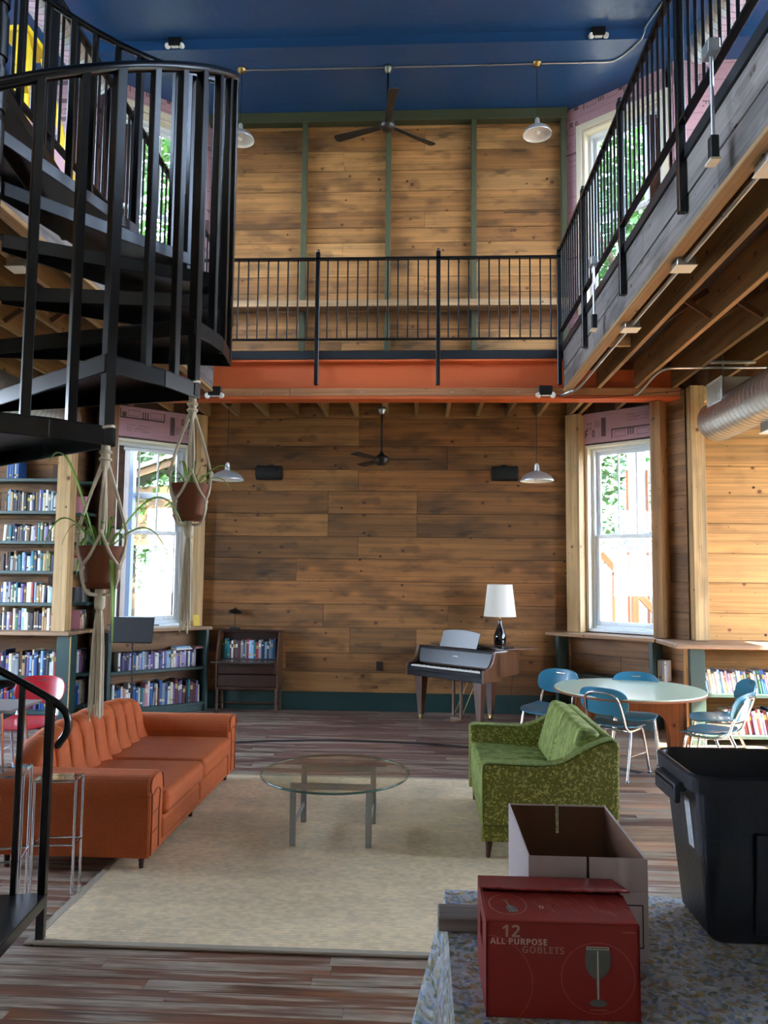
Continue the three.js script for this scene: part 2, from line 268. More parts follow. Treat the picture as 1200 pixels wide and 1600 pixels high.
// ---------------------------------------------------------------- windows (local: opening x0..x1, y0..y1, wall from z=-T to 0, room at +z)
let winNo = 0;
function windowIn(x0, x1, y0, y1, T, place, { lights = 3, plain = false } = {}) {
  const w = struct('window_' + ++winNo, null, null, place[0], place[1]);
  const j = 0.03, zf = -T * 0.72, ym = (y0 + y1) / 2 - 0.01;
  part('jamb', [bx(x0, x0 + j, y0, y1, -T, 0.0, 0.003)], M.cream, w); part('jamb', [bx(x1 - j, x1, y0, y1, -T, 0.0, 0.003)], M.cream, w);
  part('head', [bx(x0 + j, x1 - j, y1 - j, y1, -T, 0.0, 0.003)], M.cream, w); part('sill', [bx(x0 + j, x1 - j, y0, y0 + j, -T - 0.04, 0.005, 0.003)], M.vinyl, w);
  const a = x0 + j, b = x1 - j, c = y0 + j, d = y1 - j, fr = 0.035;
  part('frame', [bx(a, a + fr, c, d, zf - 0.05, zf + 0.06), bx(b - fr, b, c, d, zf - 0.05, zf + 0.06), bx(a + fr, b - fr, d - fr, d, zf - 0.05, zf + 0.06), bx(a + fr, b - fr, c, c + fr, zf - 0.05, zf + 0.06)], M.vinyl, w);
  const sash = (name, p, q, z, mull) => {
    const s = 0.042, g = [bx(a + fr, a + fr + s, p, q, z, z + 0.035), bx(b - fr - s, b - fr, p, q, z, z + 0.035), bx(a + fr + s, b - fr - s, q - s, q, z, z + 0.035), bx(a + fr + s, b - fr - s, p, p + s * 1.15, z, z + 0.035)];
    const o = part(name, g, M.vinyl, w), W = b - a - 2 * fr - 2 * s;
    for (let k = 1; k <= mull; k++) { const x = a + fr + s + W * k / (mull + 1); part('glazing_bar', [bx(x - 0.009, x + 0.009, p + s, q - s, z + 0.006, z + 0.03, 0.002)], M.vinyl, o); }
    part('pane', [new THREE.PlaneGeometry(W + 0.01, q - p - 2 * s + 0.01).translate((a + b) / 2, (p + q) / 2, z + 0.018)], M.glass, o); return o;
  };
  sash('upper_sash', ym, d - fr, zf - 0.04, plain ? 0 : lights - 1);
  const lo = sash('lower_sash', c + fr, ym + 0.042, zf + 0.005, 0);
  if (!plain) { for (const k of [0.3, 0.8]) { part('lift', [bx(lerp(a, b, k) - 0.035, lerp(a, b, k) + 0.035, c + fr + 0.018, c + fr + 0.03, zf + 0.04, zf + 0.055, 0.002)], M.steel, lo); part('sash_lock', [bx(lerp(a, b, k) - 0.03, lerp(a, b, k) + 0.03, ym + 0.042, ym + 0.056, zf + 0.005, zf + 0.035, 0.003)], M.steel, lo); } }
  return w;
}
// ---------------------------------------------------------------- the two angled bay walls
function bayWall(name, pos, turn, lo, hi, post, s, upLo, upHi) {
  const T = 0.22, w = struct(name, null, null, pos, turn), [a, b] = lo, [c, d] = hi, E0 = Math.min(a, b, c, d) - 0.06, E1 = Math.max(a, b, c, d) + 0.02;
  const x0 = s > 0 ? 0 : E0, x1 = s > 0 ? E1 : 0, sheath = (p, q, r, t) => bx(Math.max(p, s > 0 ? -0.15 : E0), Math.min(q, s > 0 ? E1 : 0.15), r, t, -T, -0.022, 0);
  part('sheathing', [sheath(x0 - 0.15, x1 + 0.1, -0.2, 0.965), sheath(x0 - 0.15, a, 0.965, 3.1), sheath(b, x1 + 0.1, 0.965, 3.1), sheath(x0 - 0.15, x1 + 0.1, 3.1, upLo), sheath(x0 - 0.15, Math.min(a, c), upLo, upHi), sheath(d, x1 + 0.1, upLo, upHi), sheath(x0 - 0.15, x1 + 0.1, upHi, 7.6)], M.deck, w);
  planks(w, x0, x1, [0.0, 0.22, 0.46, 0.7, 0.955], [[], [], [(x0 + x1) / 2], []], M.plankDark); for (const m of w.children) if (m.name === 'plank') m.position.z = -0.022;
  for (const [p, q, zz, m] of post) part('stud', [bx(p, q, 0.955, 3.46, -0.02, zz, 0.004, 'y', rnd(), rnd())], m, w);
  foam(w, Math.min(post[0][1], post[1][1]), Math.max(post[0][0], post[1][0]), 3.12, 3.47, -0.02, s > 0 ? -0.2 : 0.16, s > 0 ? 0.43 : -3.12, 0.03, s < 0);
  // upper storey in foam boards round the window
  foam(w, x0, x1, upHi + 0.0, 7.26, -0.02, 0.1, 0.3); foam(w, x0, c, 4.0, upHi, -0.02, 0.6, 0.9); foam(w, d, x1, 4.0, upHi, -0.02, 0.3, 0.5); foam(w, c, d, 4.0, upLo, -0.02, 0.2, 0.1);
  windowIn(a, b, 0.965, 3.1, T, [pos, turn]); windowIn(c, d, upLo, upHi, T, [pos, turn]);
  const tr = part('window_casing', [bx(c - 0.07, c, upLo - 0.05, upHi + 0.08, 0.0, 0.03), bx(d, d + 0.07, upLo - 0.05, upHi + 0.08, 0, 0.03), bx(c, d, upHi, upHi + 0.08, 0, 0.03), bx(c, d, upLo - 0.05, upLo, 0, 0.03)], M.cream, w);
  return w;
}
bayWall('wall_right_bay', [2.12, 0, 0], -A40, [0.205, 1.075], [0.22, 1.2], [[0.03, 0.2, 0.14, M.stud], [1.072, 1.185, 0.2, M.studOld]], 1, 4.72, 6.92);
bayWall('wall_left_bay', [-2.25, 0, 0], A40, [-1.05, -0.165], [-1.16, -0.26], [[-0.16, -0.02, 0.14, M.stud], [-1.18, -1.06, 0.1, M.plankDark[0]]], -1, 4.72, 7.0);
// short returns beyond the bays, then the wing walls that face the room
const rows8 = [0, 0.3, 0.62, 0.929, 1.224, 1.534, 1.839, 2.154, 2.443, 2.754, 3.06, 3.258, 3.56];
{
  const r = struct('wall_right_return', [bx(3.15, 3.4, -0.2, 7.6, 0.35, 0.87, 0), bx(2.95, 3.16, -0.2, 7.6, 0.35, 0.56, 0)], M.deck), g = new THREE.Group();
  g.name = 'plank_face'; g.position.set(3.15, 0, 0.9); g.rotation.y = -Math.PI / 2; r.add(g); planks(g, -0.35, 0, rows8, [], M.plankDark, 0.018);
  { const q = new THREE.Group(); q.name = 'plank_face'; q.position.set(2.99, 0, 0.69); q.rotation.y = -63.4 * Math.PI / 180; r.add(q); planks(q, 0.0, 0.34, rows8, [], M.plankDark, 0.018); }
  const f = foam(r, -0.35, 0, 4.0, 7.26, 0, 0.3, 0.4); f.position.set(3.15, 0, 0.9); f.rotation.y = -Math.PI / 2;
  const l = struct('wall_left_return', [bx(-3.66, -3.42, -0.2, 7.6, 0.0, 0.9, 0), bx(-3.5, -3.2, -0.2, 7.6, -0.1, 0.05, 0), bar([-3.3, 3.7, 0.02], [-3.1, 3.7, 0.5], 0.12, 7.8)], M.deck), h = new THREE.Group();
  h.name = 'plank_face'; h.position.set(-3.42, 0, 0.05); h.rotation.y = Math.PI / 2; l.add(h); planks(h, -0.9, 0, rows8, [], M.plankDark, 0.018);
  h.position.z = 0.03; const f2 = foam(l, -0.88, 0, 4.0, 7.26, 0, 0.3, 0.4); f2.position.set(-3.42, 0, 0.03); f2.rotation.y = Math.PI / 2;
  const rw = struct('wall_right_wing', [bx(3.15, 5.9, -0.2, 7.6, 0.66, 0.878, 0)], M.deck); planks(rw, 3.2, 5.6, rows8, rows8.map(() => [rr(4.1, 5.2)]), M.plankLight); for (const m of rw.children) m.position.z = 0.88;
  for (const x of [3.2, 4.4]) foam(rw, x, x + 1.2, 4.0, 7.4, 0.88, x, 0.2);
  part('corner_stud', [bx(3.15, 3.29, 0.955, 3.57, 0.98, 1.12, 0.004, 'y', 0.3, 0.2)], M.stud, rw, 'pale corner post'); part('corner_stud', [bx(3.29, 3.5, 3.42, 3.58, 0.97, 1.05, 0.004)], M.stud, rw);
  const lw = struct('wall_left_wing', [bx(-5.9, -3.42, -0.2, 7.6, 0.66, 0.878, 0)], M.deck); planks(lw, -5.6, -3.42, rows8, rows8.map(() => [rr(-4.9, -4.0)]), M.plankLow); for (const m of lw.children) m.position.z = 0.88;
  for (const x of [-5.6, -4.5]) foam(lw, x, x + 1.1, 4.0, 7.4, 0.88, x, 0.2);
  part('corner_stud', [bx(-3.46, -3.31, 0.965, 3.57, 1.06, 1.2, 0.004, 'y', 0.9, 0.5)], M.stud, lw, 'pale corner post');
}
// ---------------------------------------------------------------- side walls, front wall (behind the camera), ceiling
function wallWithHoles(name, L, holes, place, T = 0.3, m = M.plaster, pl = true) { // local x 0..L
  const w = struct(name, null, null, place[0], place[1]), g = []; const ys = [...new Set([-0.2, 7.6, ...holes.flatMap((h) => [h[2], h[3]])])].sort((a, b) => a - b);
  for (let k = 0; k + 1 < ys.length; k++) { const y0 = ys[k], y1 = ys[k + 1], hs = holes.filter((h) => h[2] < y1 - 1e-6 && h[3] > y0 + 1e-6).sort((a, b) => a[0] - b[0]); let x = 0; for (const h of hs) { if (h[0] > x) g.push(bx(x, h[0], y0, y1, -T, 0, 0)); x = h[1]; } if (x < L) g.push(bx(x, L, y0, y1, -T, 0, 0)); }
  part('wall_panel', g, m, w); for (const h of holes) windowIn(h[0], h[1], h[2], h[3], T, place, { plain: true }); return w;
}
const side = []; for (const s of SIDEZ) { if (s < 4) side.push([s, s + 1.6, 0.95, 3.23]); side.push([s, s + 1.6, 4.5, 7.1]); }
wallWithHoles('wall_right', 9.8, side, [[5.6, 0, 0.85], -Math.PI / 2], 0.3, M.plaster);
wallWithHoles('wall_left', 9.8, side.map(([a, b, c, d]) => [9.8 - b, 9.8 - a, c, d]), [[-5.6, 0, 10.65], Math.PI / 2], 0.3, M.plaster);
wallWithHoles('wall_front', 11.8, [], [[5.9, 0, 10.4], Math.PI], 0.3, M.plaster);
M.ceil = mat({ color: 0x285388, roughness: 0.3, bumpMap: tex(256, 256, (u, v) => fbm(u, v, 20, 20, 4, 4), { srgb: false, rep: [0.8, 0.8] }), bumpScale: 0.003 });
struct('ceiling', [bx(-5.9, 5.9, 7.37, 7.7, 1.27, 10.7, 0), bx(-5.9, 5.9, 7.255, 7.7, -0.3, 1.27, 0)], M.ceil);
// ---------------------------------------------------------------- mezzanine: back bridge and two side balconies
const FL = 4.0;
{
  const mz = struct('mezzanine_floor', [bx(-2.25, 2.12, 3.80, FL, 0.0, 0.8, 0, 'z')], M.deck);
  seed = 301;
  for (let k = 0; k < 13; k++) { const x = -2.2 + k * 0.36; if (x > 2.15) break; part('joist', [bx(x - 0.022, x + 0.022, 3.47, 3.83, 0.0, 0.79, 0.003, 'z', rnd(), rnd())], pick(M.joist), mz); }
  for (let k = 0; k < 5; k++) { const x = (k < 2 ? -2.56 - k * 0.36 : 2.12 + (k - 2) * 0.36 + 0.1); part('joist', [bx(x - 0.022, x + 0.022, 3.47, 3.83, k < 2 ? 0.3 + k * 0.3 : 0.12 + (k - 2) * 0.3, 0.79, 0.003, 'z', rnd(), rnd())], pick(M.joist), mz); }
  part('deck_board', [bx(-3.4, -2.25, 3.8, FL, 0.05, 0.9, 0), bx(2.12, 3.15, 3.8, FL, 0.05, 0.9, 0)], M.deck, mz);
  for (const s of [-1, 1]) {
    const b = struct('balcony_floor_' + (s < 0 ? 1 : 2), null, null), X = (x) => s * x;
    for (let k = 0; k < 12; k++) { const x0 = 1.93 + k * 0.31; if (x0 > 5.5) break; part('deck_board', [bx(X(x0), X(Math.min(x0 + 0.308, 5.6)), 3.86, FL, 0.97, 10.4, 0.003, 'z', rnd() * 2, rnd())], M.deck, b); }
    for (let k = 0; k < 9; k++) { const x = 2.25 + k * 0.39; part('joist', [bx(X(x) - 0.022, X(x) + 0.022, 3.575, 3.87, 0.965, 10.38, 0.003, 'z', rnd(), rnd())], pick(M.joist), b); }
    // blocking and crossed struts between joists
    for (const [k, z] of [[0, 2.3], [0, 5.6], [2, 4.6]]) { const x = 2.25 + k * 0.39; part('blocking', [bx(X(x - 0.29), X(x - 0.03), 3.62, 3.86, z, z + 0.04, 0.003)], M.stud, b); }
    for (let k = 0; k < 4; k++) for (const z of [3.1, 5.5]) { const x = 2.25 + k * 0.39; part('cross_strut', [bar([X(x + 0.03), 3.6, z], [X(x + 0.36), 3.83, z], 0.02, 0.045)], M.joistSide, b); part('cross_strut', [bar([X(x + 0.03), 3.83, z + 0.05], [X(x + 0.36), 3.6, z + 0.05], 0.02, 0.045)], M.joistSide, b); }
    // weathered rim boards towards the atrium, in lengths
    let z = 0.975; for (const z1 of [3.9, 7.1, 10.38]) { part('rim_board', [bx(X(1.88), X(1.93), 3.765, 3.975, z + 0.002, z1 - 0.002, 0.004, 'z', rnd() * 2, rnd())], M.weathered, b); z = z1; }
    z = 0.975; for (const z1 of [2.4, 5.2, 8.0, 10.38]) { part('rim_board', [bx(X(1.885), X(1.93), 3.575, 3.761, z + 0.002, z1 - 0.002, 0.004, 'z', rnd() * 2, rnd())], M.weathered, b); z = z1; }
    part('bottom_strip', [bx(X(1.88), X(1.965), 3.54, 3.573, 0.975, 10.38, 0.003, 'z')], M.joist[3], b);
    part('edge_angle', [bx(X(1.865), X(1.93), 3.975, 4.05, 0.96, 10.38, 0.003)], M.ironEdge, b);
  }
  // red-oxide steel beam with a timber nailer on its lower flange
  const bm = struct('steel_beam', [bx(-3.12, 3.12, 3.5, 3.88, 0.855, 0.87, 0.001), bx(-3.12, 3.12, 3.88, 3.905, 0.77, 0.955, 0.004), bx(-3.12, 3.12, 3.466, 3.5, 0.77, 0.955, 0.004)], M.orangeSteel);
  const fin = (x, w) => part('bolt_head', [rod([x, 3.54, 0.955], [x, 3.54, 0.966], w, 6)], M.steel, bm);
  let x = -3.1; for (const x1 of [-1.05, 1.9, 3.12]) { part('nailer', [bx(x + 0.002, x1 - 0.002, 3.502, 3.588, 0.88, 0.952, 0.005, 'x', rnd() * 2, rnd())], pine(0xcb9468), bm); x = x1; }
  for (const q of [-1.35, -0.27, 0.7, 1.4]) fin(q, 0.012);
  part('stiffener', [bx(-2.1, -1.93, 3.62, 3.78, 0.87, 0.9, 0.002)], mat({ color: 0x5a3c30, roughness: 0.8 }), bm, 'bare dark patch on the beam web');
  part('edge_angle', [bx(-1.9, 1.9, 3.905, 3.995, 0.9, 0.965, 0.003)], M.ironEdge, bm);
}
// ---------------------------------------------------------------- balcony railings
function railing(label, a, b, posts, yTop, yBot, postY, n) {          // from a to b along one axis
  const o = thing('balcony_railing', label, 'railing', [0, 0, 0], 0, 'black steel balcony railings'), ax = a[0] === b[0] ? 2 : 0, P = (t, y) => ax === 2 ? [a[0], y, t] : [t, y, a[2]];
  const t0 = a[ax], t1 = b[ax];
  part('top_rail', [bar(P(t0, yTop), P(t1, yTop), 0.046, 0.028)], M.iron, o); part('bottom_rail', [bar(P(t0, yBot), P(t1, yBot), 0.048, 0.016)], M.iron, o);
  for (const t of posts) { const p = part('post', [bar(P(t, postY), P(t, yTop + 0.075), 0.046, 0.046, [1, 0, 0])], M.iron, o); part('post_cap', [lathe([[0, 0.034], [0.014, 0.03], [0.017, 0.02], [0.012, 0.008], [0.016, 0], [0, 0]], 10, P(t, yTop + 0.075))], M.iron, p); }
  const g = bar(P(0, yBot + 0.01), P(0, yTop - 0.013), 0.0155, 0.0155, [1, 0, 0], 0.002); clean(g);
  for (let k = 1; k < n; k++) { const t = lerp(t0, t1, k / n); if (posts.some((q) => Math.abs(q - t) < 0.035)) continue; const m = new THREE.Mesh(g, M.iron); m.name = 'baluster'; m.position.set(...(ax === 2 ? [0, 0, t] : [t, 0, 0])); o.add(m); }
  return o;
}
railing('black steel railing across the bridge above the orange beam', [-2.07, 0, 0.985], [1.86, 0, 0.985], [-2.07, -0.76, 0.55, 1.84], 5.01, 4.115, 3.61, 36);
railing('black steel railing running along the right balcony above grey boards', [1.855, 0, 1.02], [1.855, 0, 10.3], [2.15, 3.46, 4.75, 6.05, 7.35, 8.65, 9.95], 5.08, 4.18, 3.66, 86);
railing('black steel railing of the left balcony seen behind the spiral stair', [-1.855, 0, 1.02], [-1.855, 0, 5.6], [2.15, 3.46, 4.75], 5.08, 4.18, 3.66, 43);
railing('black steel railing of the left balcony on the near side of the stair landing', [-1.855, 0, 7.4], [-1.855, 0, 10.3], [7.42, 8.65, 9.95], 5.08, 4.18, 3.66, 27);
single('long_shelf', 'long pale board shelf fixed along the upper plank wall behind the railing', 'shelf', [bx(-2.2, 2.08, 4.735, 4.815, 0.112, 0.28, 0.004, 'x')], pine(0xcdb08a));
// ---------------------------------------------------------------- spiral stair
const ST = { x: -1.15, z: 6.495, R: 0.855, r: 0.199, d: 22.6 * Math.PI / 180, t0: 97.05 * Math.PI / 180, H: 0.97 };
const stairAt = (k, rad = ST.R) => { const t = ST.t0 + k * ST.d; return [ST.x + rad * Math.cos(t), ST.z - rad * Math.sin(t)]; };
{
  const o = thing('spiral_stair', 'black steel spiral stair with square balusters and a curled handrail end', 'spiral stair', [ST.x, 0, ST.z]);
  const L = (k, rad, y) => { const t = ST.t0 + k * ST.d; return [rad * Math.cos(t), y, -rad * Math.sin(t)]; };
  part('pole', [rod([0, 0, 0], [0, 5.2, 0], 0.032, 20), lathe([[0, 0.03], [0.02, 0.02], [0.035, 0], [0, 0]], 16, [0, 5.2, 0])], M.iron, o);
  part('base_plate', [rod([0, 0, 0], [0, 0.012, 0], 0.13, 24)], M.iron, o);
  // one tread, turned and raised
  const sec = new THREE.Shape(); { const a = 1.06 * ST.d, q = (t, r) => [r * Math.cos(t), r * Math.sin(t)]; sec.moveTo(...q(-0.05, 0.05)); sec.lineTo(...q(-0.02, ST.R)); sec.lineTo(...q(a * 0.5, ST.R * 1.005)); sec.lineTo(...q(a, ST.R)); sec.lineTo(...q(a + 0.6, 0.05)); sec.closePath(); }
  const plate = uvBox(extr(sec, 0.006, 0.001).rotateX(-Math.PI / 2)), e0 = [ST.R * Math.cos(-0.02), ST.R * -Math.sin(-0.02)], eM = [ST.R * 1.005 * Math.cos(0.53 * ST.d), -ST.R * 1.005 * Math.sin(0.53 * ST.d)], e1 = [ST.R * Math.cos(1.06 * ST.d), -ST.R * Math.sin(1.06 * ST.d)];
  const lip = (a, b) => bar([a[0], -0.022, a[1]], [b[0], -0.022, b[1]], 0.005, 0.05);
  const tread = join([plate, lip([0.05, 0.003], e0), lip(e0, eM), lip(eM, e1), lip([0.05, -0.03], e1), rod([0, -0.15, 0], [0, 0.006, 0], 0.039, 16)]);
  for (let k = 0; k < 20; k++) { const m = new THREE.Mesh(tread, M.iron); m.name = 'tread'; m.position.y = ST.r * (k + 1) - 0.006; m.rotation.y = ST.t0 + k * ST.d; o.add(m); }
  const rail = []; for (let k = 0.0; k <= 20.01; k += 0.25) rail.push(L(k, ST.R - 0.012, ST.r * (k + 0.3) + ST.H));
  // curled end below the newel
  const n = L(0, ST.R, 0), e = rail[0], t1 = [Math.sin(ST.t0), Math.cos(ST.t0)];
  const curl = [[0.03, -0.02], [0.065, -0.055], [0.08, -0.10], [0.072, -0.15], [0.045, -0.19], [0.04, -0.20]].map(([s, y]) => [e[0] + t1[0] * s, e[1] + y, e[2] + t1[1] * s]).reverse();
  part('handrail', capped([...curl, ...rail], 0.0165, 10, 420), M.iron, o);
  const bal = (k, y0, w) => { const [x, , z] = L(k, ST.R - 0.012, 0), y1 = ST.r * (k + 0.3) + ST.H; const g = bar([0, y0, 0], [0, y1, 0], w, w, [1, 0, 0], 0.002); const m = part('baluster', [g], M.iron, o); m.position.set(x, 0, z); m.rotation.y = ST.t0 + k * ST.d; return m; };
  const nw = bal(0, 0, 0.034); nw.name = 'newel_post'; part('foot_plate', [bx(-0.035, 0.035, 0, 0.008, -0.035, 0.035, 0.002)], M.iron, nw);
  for (let k = 0; k < 20; k++) { if (k) bal(k, ST.r * k - 0.045, 0.03); bal(k + 0.36, ST.r * (k + 1) - 0.04, 0.024); bal(k + 0.70, ST.r * (k + 1) - 0.04, 0.024); }
  const lx = -1.88 - ST.x; part('landing', [bx(lx, 0.02, 4.02, 4.06, -0.35, 0.75, 0.003)], M.iron, o);
}
// ---------------------------------------------------------------- rug
const juteB = tex(512, 512, (u, v) => 0.5 + 0.5 * Math.sin(u * Math.PI * 2 * 64) * Math.sin(v * Math.PI * 2 * 80 + Math.PI * Math.floor(u * 64)), { srgb: false, rep: [1 / 0.5, 1 / 0.5] });
const juteT = tex(1024, 1024, (u, v) => { const rib = 0.5 + 0.5 * Math.sin(v * Math.PI * 2 * 130), a = fbm(u, v, 3, 22, 61, 5), b = fbm(u, v, 90, 140, 62, 2), c = fbm(u, v, 6, 6, 63, 4); let k = 0.89 + 0.12 * (a - 0.5) + 0.14 * (b - 0.5) + 0.06 * rib - 0.08 * ss(0.5, 0.8, c); let o = [1.0 * k, 0.885 * k, 0.71 * k]; return o; }, { rep: [1 / 2.6, 1 / 2.8] });
{
  const o = thing('area_rug', 'large beige woven jute rug with a bound edge under sofas and glass table', 'rug', [0, 0, 0]);
  part('woven_field', [uvBox(bx(-1.27, 1.16, 0.0006, 0.011, 2.94, 5.66, 0.003, 'x'))], mat({ map: juteT, bumpMap: juteB, bumpScale: 0.003, roughness: 0.95 }), o);
  const e = [[-1.31, -1.27, 2.9, 5.7], [1.16, 1.2, 2.9, 5.7]], m = mat({ color: 0xa99a85, roughness: 0.9, bumpMap: juteB, bumpScale: 0.001 });
  for (const [a, b, c, d] of e) part('binding', [bx(a, b, 0.0006, 0.014, c, d, 0.005, 'z')], m, o);
  for (const [c, d] of [[2.9, 2.94], [5.66, 5.7]]) part('binding', [bx(-1.27, 1.16, 0.0006, 0.014, c, d, 0.005, 'x')], m, o);
}
// ---------------------------------------------------------------- orange sofa (faces +x)
const velB = tex(512, 512, (u, v) => fbm(u, v, 60, 60, 71, 3), { srgb: false, rep: [2.5, 2.5] });
const velT = tex(512, 512, (u, v) => { const k = 0.92 + 0.10 * (fbm(u, v, 7, 7, 72, 4) - 0.5) + 0.10 * (fbm(u, v, 90, 90, 73, 2) - 0.5); return [k, k, k]; }, { rep: [1.3, 1.3] });
const orange = phys({ color: 0xbb5619, map: velT, roughness: 0.75, bumpMap: velB, bumpScale: 0.0012, sheen: 0.25, sheenColor: C(0.95, 0.4, 0.15), sheenRoughness: 0.45 });
const orangeSeam = mat({ color: 0x8a3c15, roughness: 0.8 });
const darkWood = pine(0x4a3020), walnut = pine(0x5a3420);
{
  const o = thing('sofa', 'orange velvet sofa with channel tufted back and rolled arms', 'sofa', [-1.45, 0, 3.975]);
  const HL = 0.925, xf0 = 0.40, xb = -0.46;
  part('base', [rbox(xb, xf0 - 0.01, 0.075, 0.16, -HL + 0.012, HL - 0.012, 0.012), rbox(xb, xf0 - 0.03, 0.15, 0.245, -HL + 0.2, HL - 0.2, 0.02)], orange, o);
  for (const [a, b] of [[-HL + 0.2, 0], [0, HL - 0.2]]) part('front_panel', [rbox(0.3, xf0 + 0.0, 0.1, 0.238, a + 0.003, b - 0.003, 0.03, 4)], orange, o);
  // seat cushions: crowned
  for (const [a, b] of [[-HL + 0.205, -0.004], [0.004, HL - 0.205]]) {
    const g = new RoundedBoxGeometry(0.70, 0.135, b - a, 8, 0.04), p = g.attributes.position;
    for (let i = 0; i < p.count; i++) { const x = p.getX(i) / 0.34, z = p.getZ(i) / ((b - a) / 2); if (p.getY(i) > 0.02) p.setY(i, p.getY(i) + 0.045 * Math.max(0, 1 - x * x) * Math.max(0, 1 - z * z)); }
    g.computeVertexNormals(); g.translate(0.075, 0.302, (a + b) / 2); const cu = part('seat_cushion', [uvBox(clean(g))], orange, o);
    const y = 0.357, zz = (b - a) / 2 - 0.012, xx = 0.328; part('piping', [tube([[0.075 + xx, y, (a + b) / 2 - zz], [0.075 + xx, y, (a + b) / 2 + zz]], 0.005, 6, 8), tube([[0.075 + xx, y - 0.105, (a + b) / 2 - zz], [0.075 + xx, y - 0.105, (a + b) / 2 + zz]], 0.005, 6, 8)], orangeSeam, cu);
  }
  // channel back: vertical lobes with scalloped tops
  const n = 9, z0 = -HL + 0.14, z1 = HL - 0.14, lobe = (u) => { const c = (u * n) % 1 * 2 - 1; return Math.sqrt(Math.max(0, 1 - Math.pow(Math.abs(c), 2.4))); };
  const top = (u) => 0.585 + 0.06 * Math.pow(Math.sin(Math.PI * clamp(u, 0.0, 1)), 0.5) + 0.045 * lobe(u) - 0.06 * Math.pow(Math.abs(2 * u - 1), 12);
  part('back', [surf((u, v) => {
    const l = lobe(Math.min(u, 0.99999)), T = top(u), pinch = 0.75 + 0.25 * Math.cos(v * 2 * Math.PI * 1.3 + 0.6), wob = 0.03 * Math.sin(v * 8.5 + 0.4) * (1 - 0.6 * l) * ss(0.62, 0.5, v);
    const z = lerp(z0, z1, u) + wob;
    let x, y; if (v < 0.6) { const t = v / 0.6; y = lerp(0.27, T - 0.05, t); x = -0.22 - 0.12 * t + 0.085 * l * pinch * (1 - 0.25 * t); } else if (v < 0.85) { const t = (v - 0.6) / 0.25 * Math.PI, r = 0.05; y = T - 0.05 + r * Math.sin(t); x = -0.395 + 0.055 * Math.cos(t) + 0.064 * l * (1 - t / Math.PI) * pinch; } else { const t = (v - 0.85) / 0.15; y = lerp(T - 0.05, 0.1, t); x = lerp(-0.45, -0.46, t); }
    return [x, y, z];
  }, n * 18, 56, true)], orange, o);
  for (let k = 2; k < n; k += 3) for (const dz of [0]) part('button', [new THREE.SphereGeometry(0.011, 10, 6).scale(0.5, 1, 1).translate(-0.272, 0.47, lerp(z0, z1, k / n) + 0.02)], orangeSeam, o);
  // arms
  for (const s of [-1, 1]) {
    const sh = new THREE.Shape(); const Z = (z) => z; // profile in (z outward, y)
    sh.moveTo(0, 0.078); sh.lineTo(-0.19, 0.078); sh.lineTo(-0.2, 0.38); sh.bezierCurveTo(-0.215, 0.47, -0.16, 0.512, -0.1, 0.512); sh.lineTo(-0.02, 0.505); sh.bezierCurveTo(0.03, 0.50, 0.03, 0.40, 0.0, 0.39); sh.closePath();
    const g = extr(sh, 0.84, 0.016); g.rotateY(Math.PI / 2); // extruded along +x, profile x -> -z
    g.translate(-0.44, 0, 0); if (s > 0) g.scale(1, 1, -1); g.translate(0, 0, s * HL);
    if (s > 0) { const p = g.attributes.position.array, nn = g.attributes.normal.array; for (let i = 0; i < p.length; i += 9) for (const A of [p, nn]) for (let k = 0; k < 3; k++) { const t = A[i + 3 + k]; A[i + 3 + k] = A[i + 6 + k]; A[i + 6 + k] = t; } }
    const arm = part('arm', [uvBox(g)], orange, o);
    const zf = (z) => s * (HL + z), f = 0.402;
    part('piping', [tube([[f, 0.09, zf(-0.012)], [f, 0.385, zf(-0.014)], [f, 0.42, zf(0.008)], [f, 0.47, zf(0.008)], [f, 0.497, zf(-0.03)], [f, 0.502, zf(-0.1)], [f, 0.485, zf(-0.165)], [f, 0.40, zf(-0.19)]], 0.005, 6, 40), tube([[f, 0.10, zf(-0.13)], [f, 0.3, zf(-0.125)], [f, 0.40, zf(-0.135)], [f, 0.42, zf(-0.08)], [f, 0.40, zf(-0.03)]], 0.004, 6, 30)], orangeSeam, arm);
    for (const y of [0.2, 0.3]) part('seam', [tube([[f, y, zf(-0.012)], [f, y + 0.01, zf(-0.11)]], 0.0035, 5, 6)], orangeSeam, arm);
  }
  for (const x of [0.34, -0.4]) for (const z of [-HL + 0.05, 0, HL - 0.05]) part('leg', [lathe([[0, 0], [0.012, 0], [0.018, 0.078], [0, 0.078]], 12, [x, 0.012 * (x > 0 ? 1 : 0), z])], darkWood, o);
}
// ---------------------------------------------------------------- green loveseat (faces -x)
const mossT = tex(512, 512, (u, v) => { const a = fbm(u, v, 56, 56, 81, 2), b = fbm(u, v, 110, 110, 82, 2), k = ss(0.52, 0.74, a + 0.3 * (b - 0.5)); const c = mixc([0.40, 0.41, 0.11], [0.62, 0.61, 0.33], k); return c.map((x) => x * (0.8 + 0.4 * b)); }, { rep: [1 / 0.55, 1 / 0.55] });
const mossPile = tex(512, 512, (u, v) => { const a = fbm(u, v, 12, 40, 85, 4), b = fbm(u, v, 60, 60, 86, 2); return mixc([0.36, 0.41, 0.15], [0.53, 0.58, 0.29], ss(0.3, 0.7, a)).map((x) => x * (0.85 + 0.3 * b)); }, { rep: [1 / 0.5, 1 / 0.5] });
const moss = phys({ map: mossT, roughness: 0.8, bumpMap: velB, bumpScale: 0.002, sheen: 0.6, sheenColor: C(0.45, 0.55, 0.15), sheenRoughness: 0.45 });
const mossC = phys({ map: mossPile, roughness: 0.75, bumpMap: velB, bumpScale: 0.002, sheen: 0.6, sheenColor: C(0.4, 0.55, 0.2), sheenRoughness: 0.45 });
const mossSeam = mat({ color: 0x55601f, roughness: 0.8 });
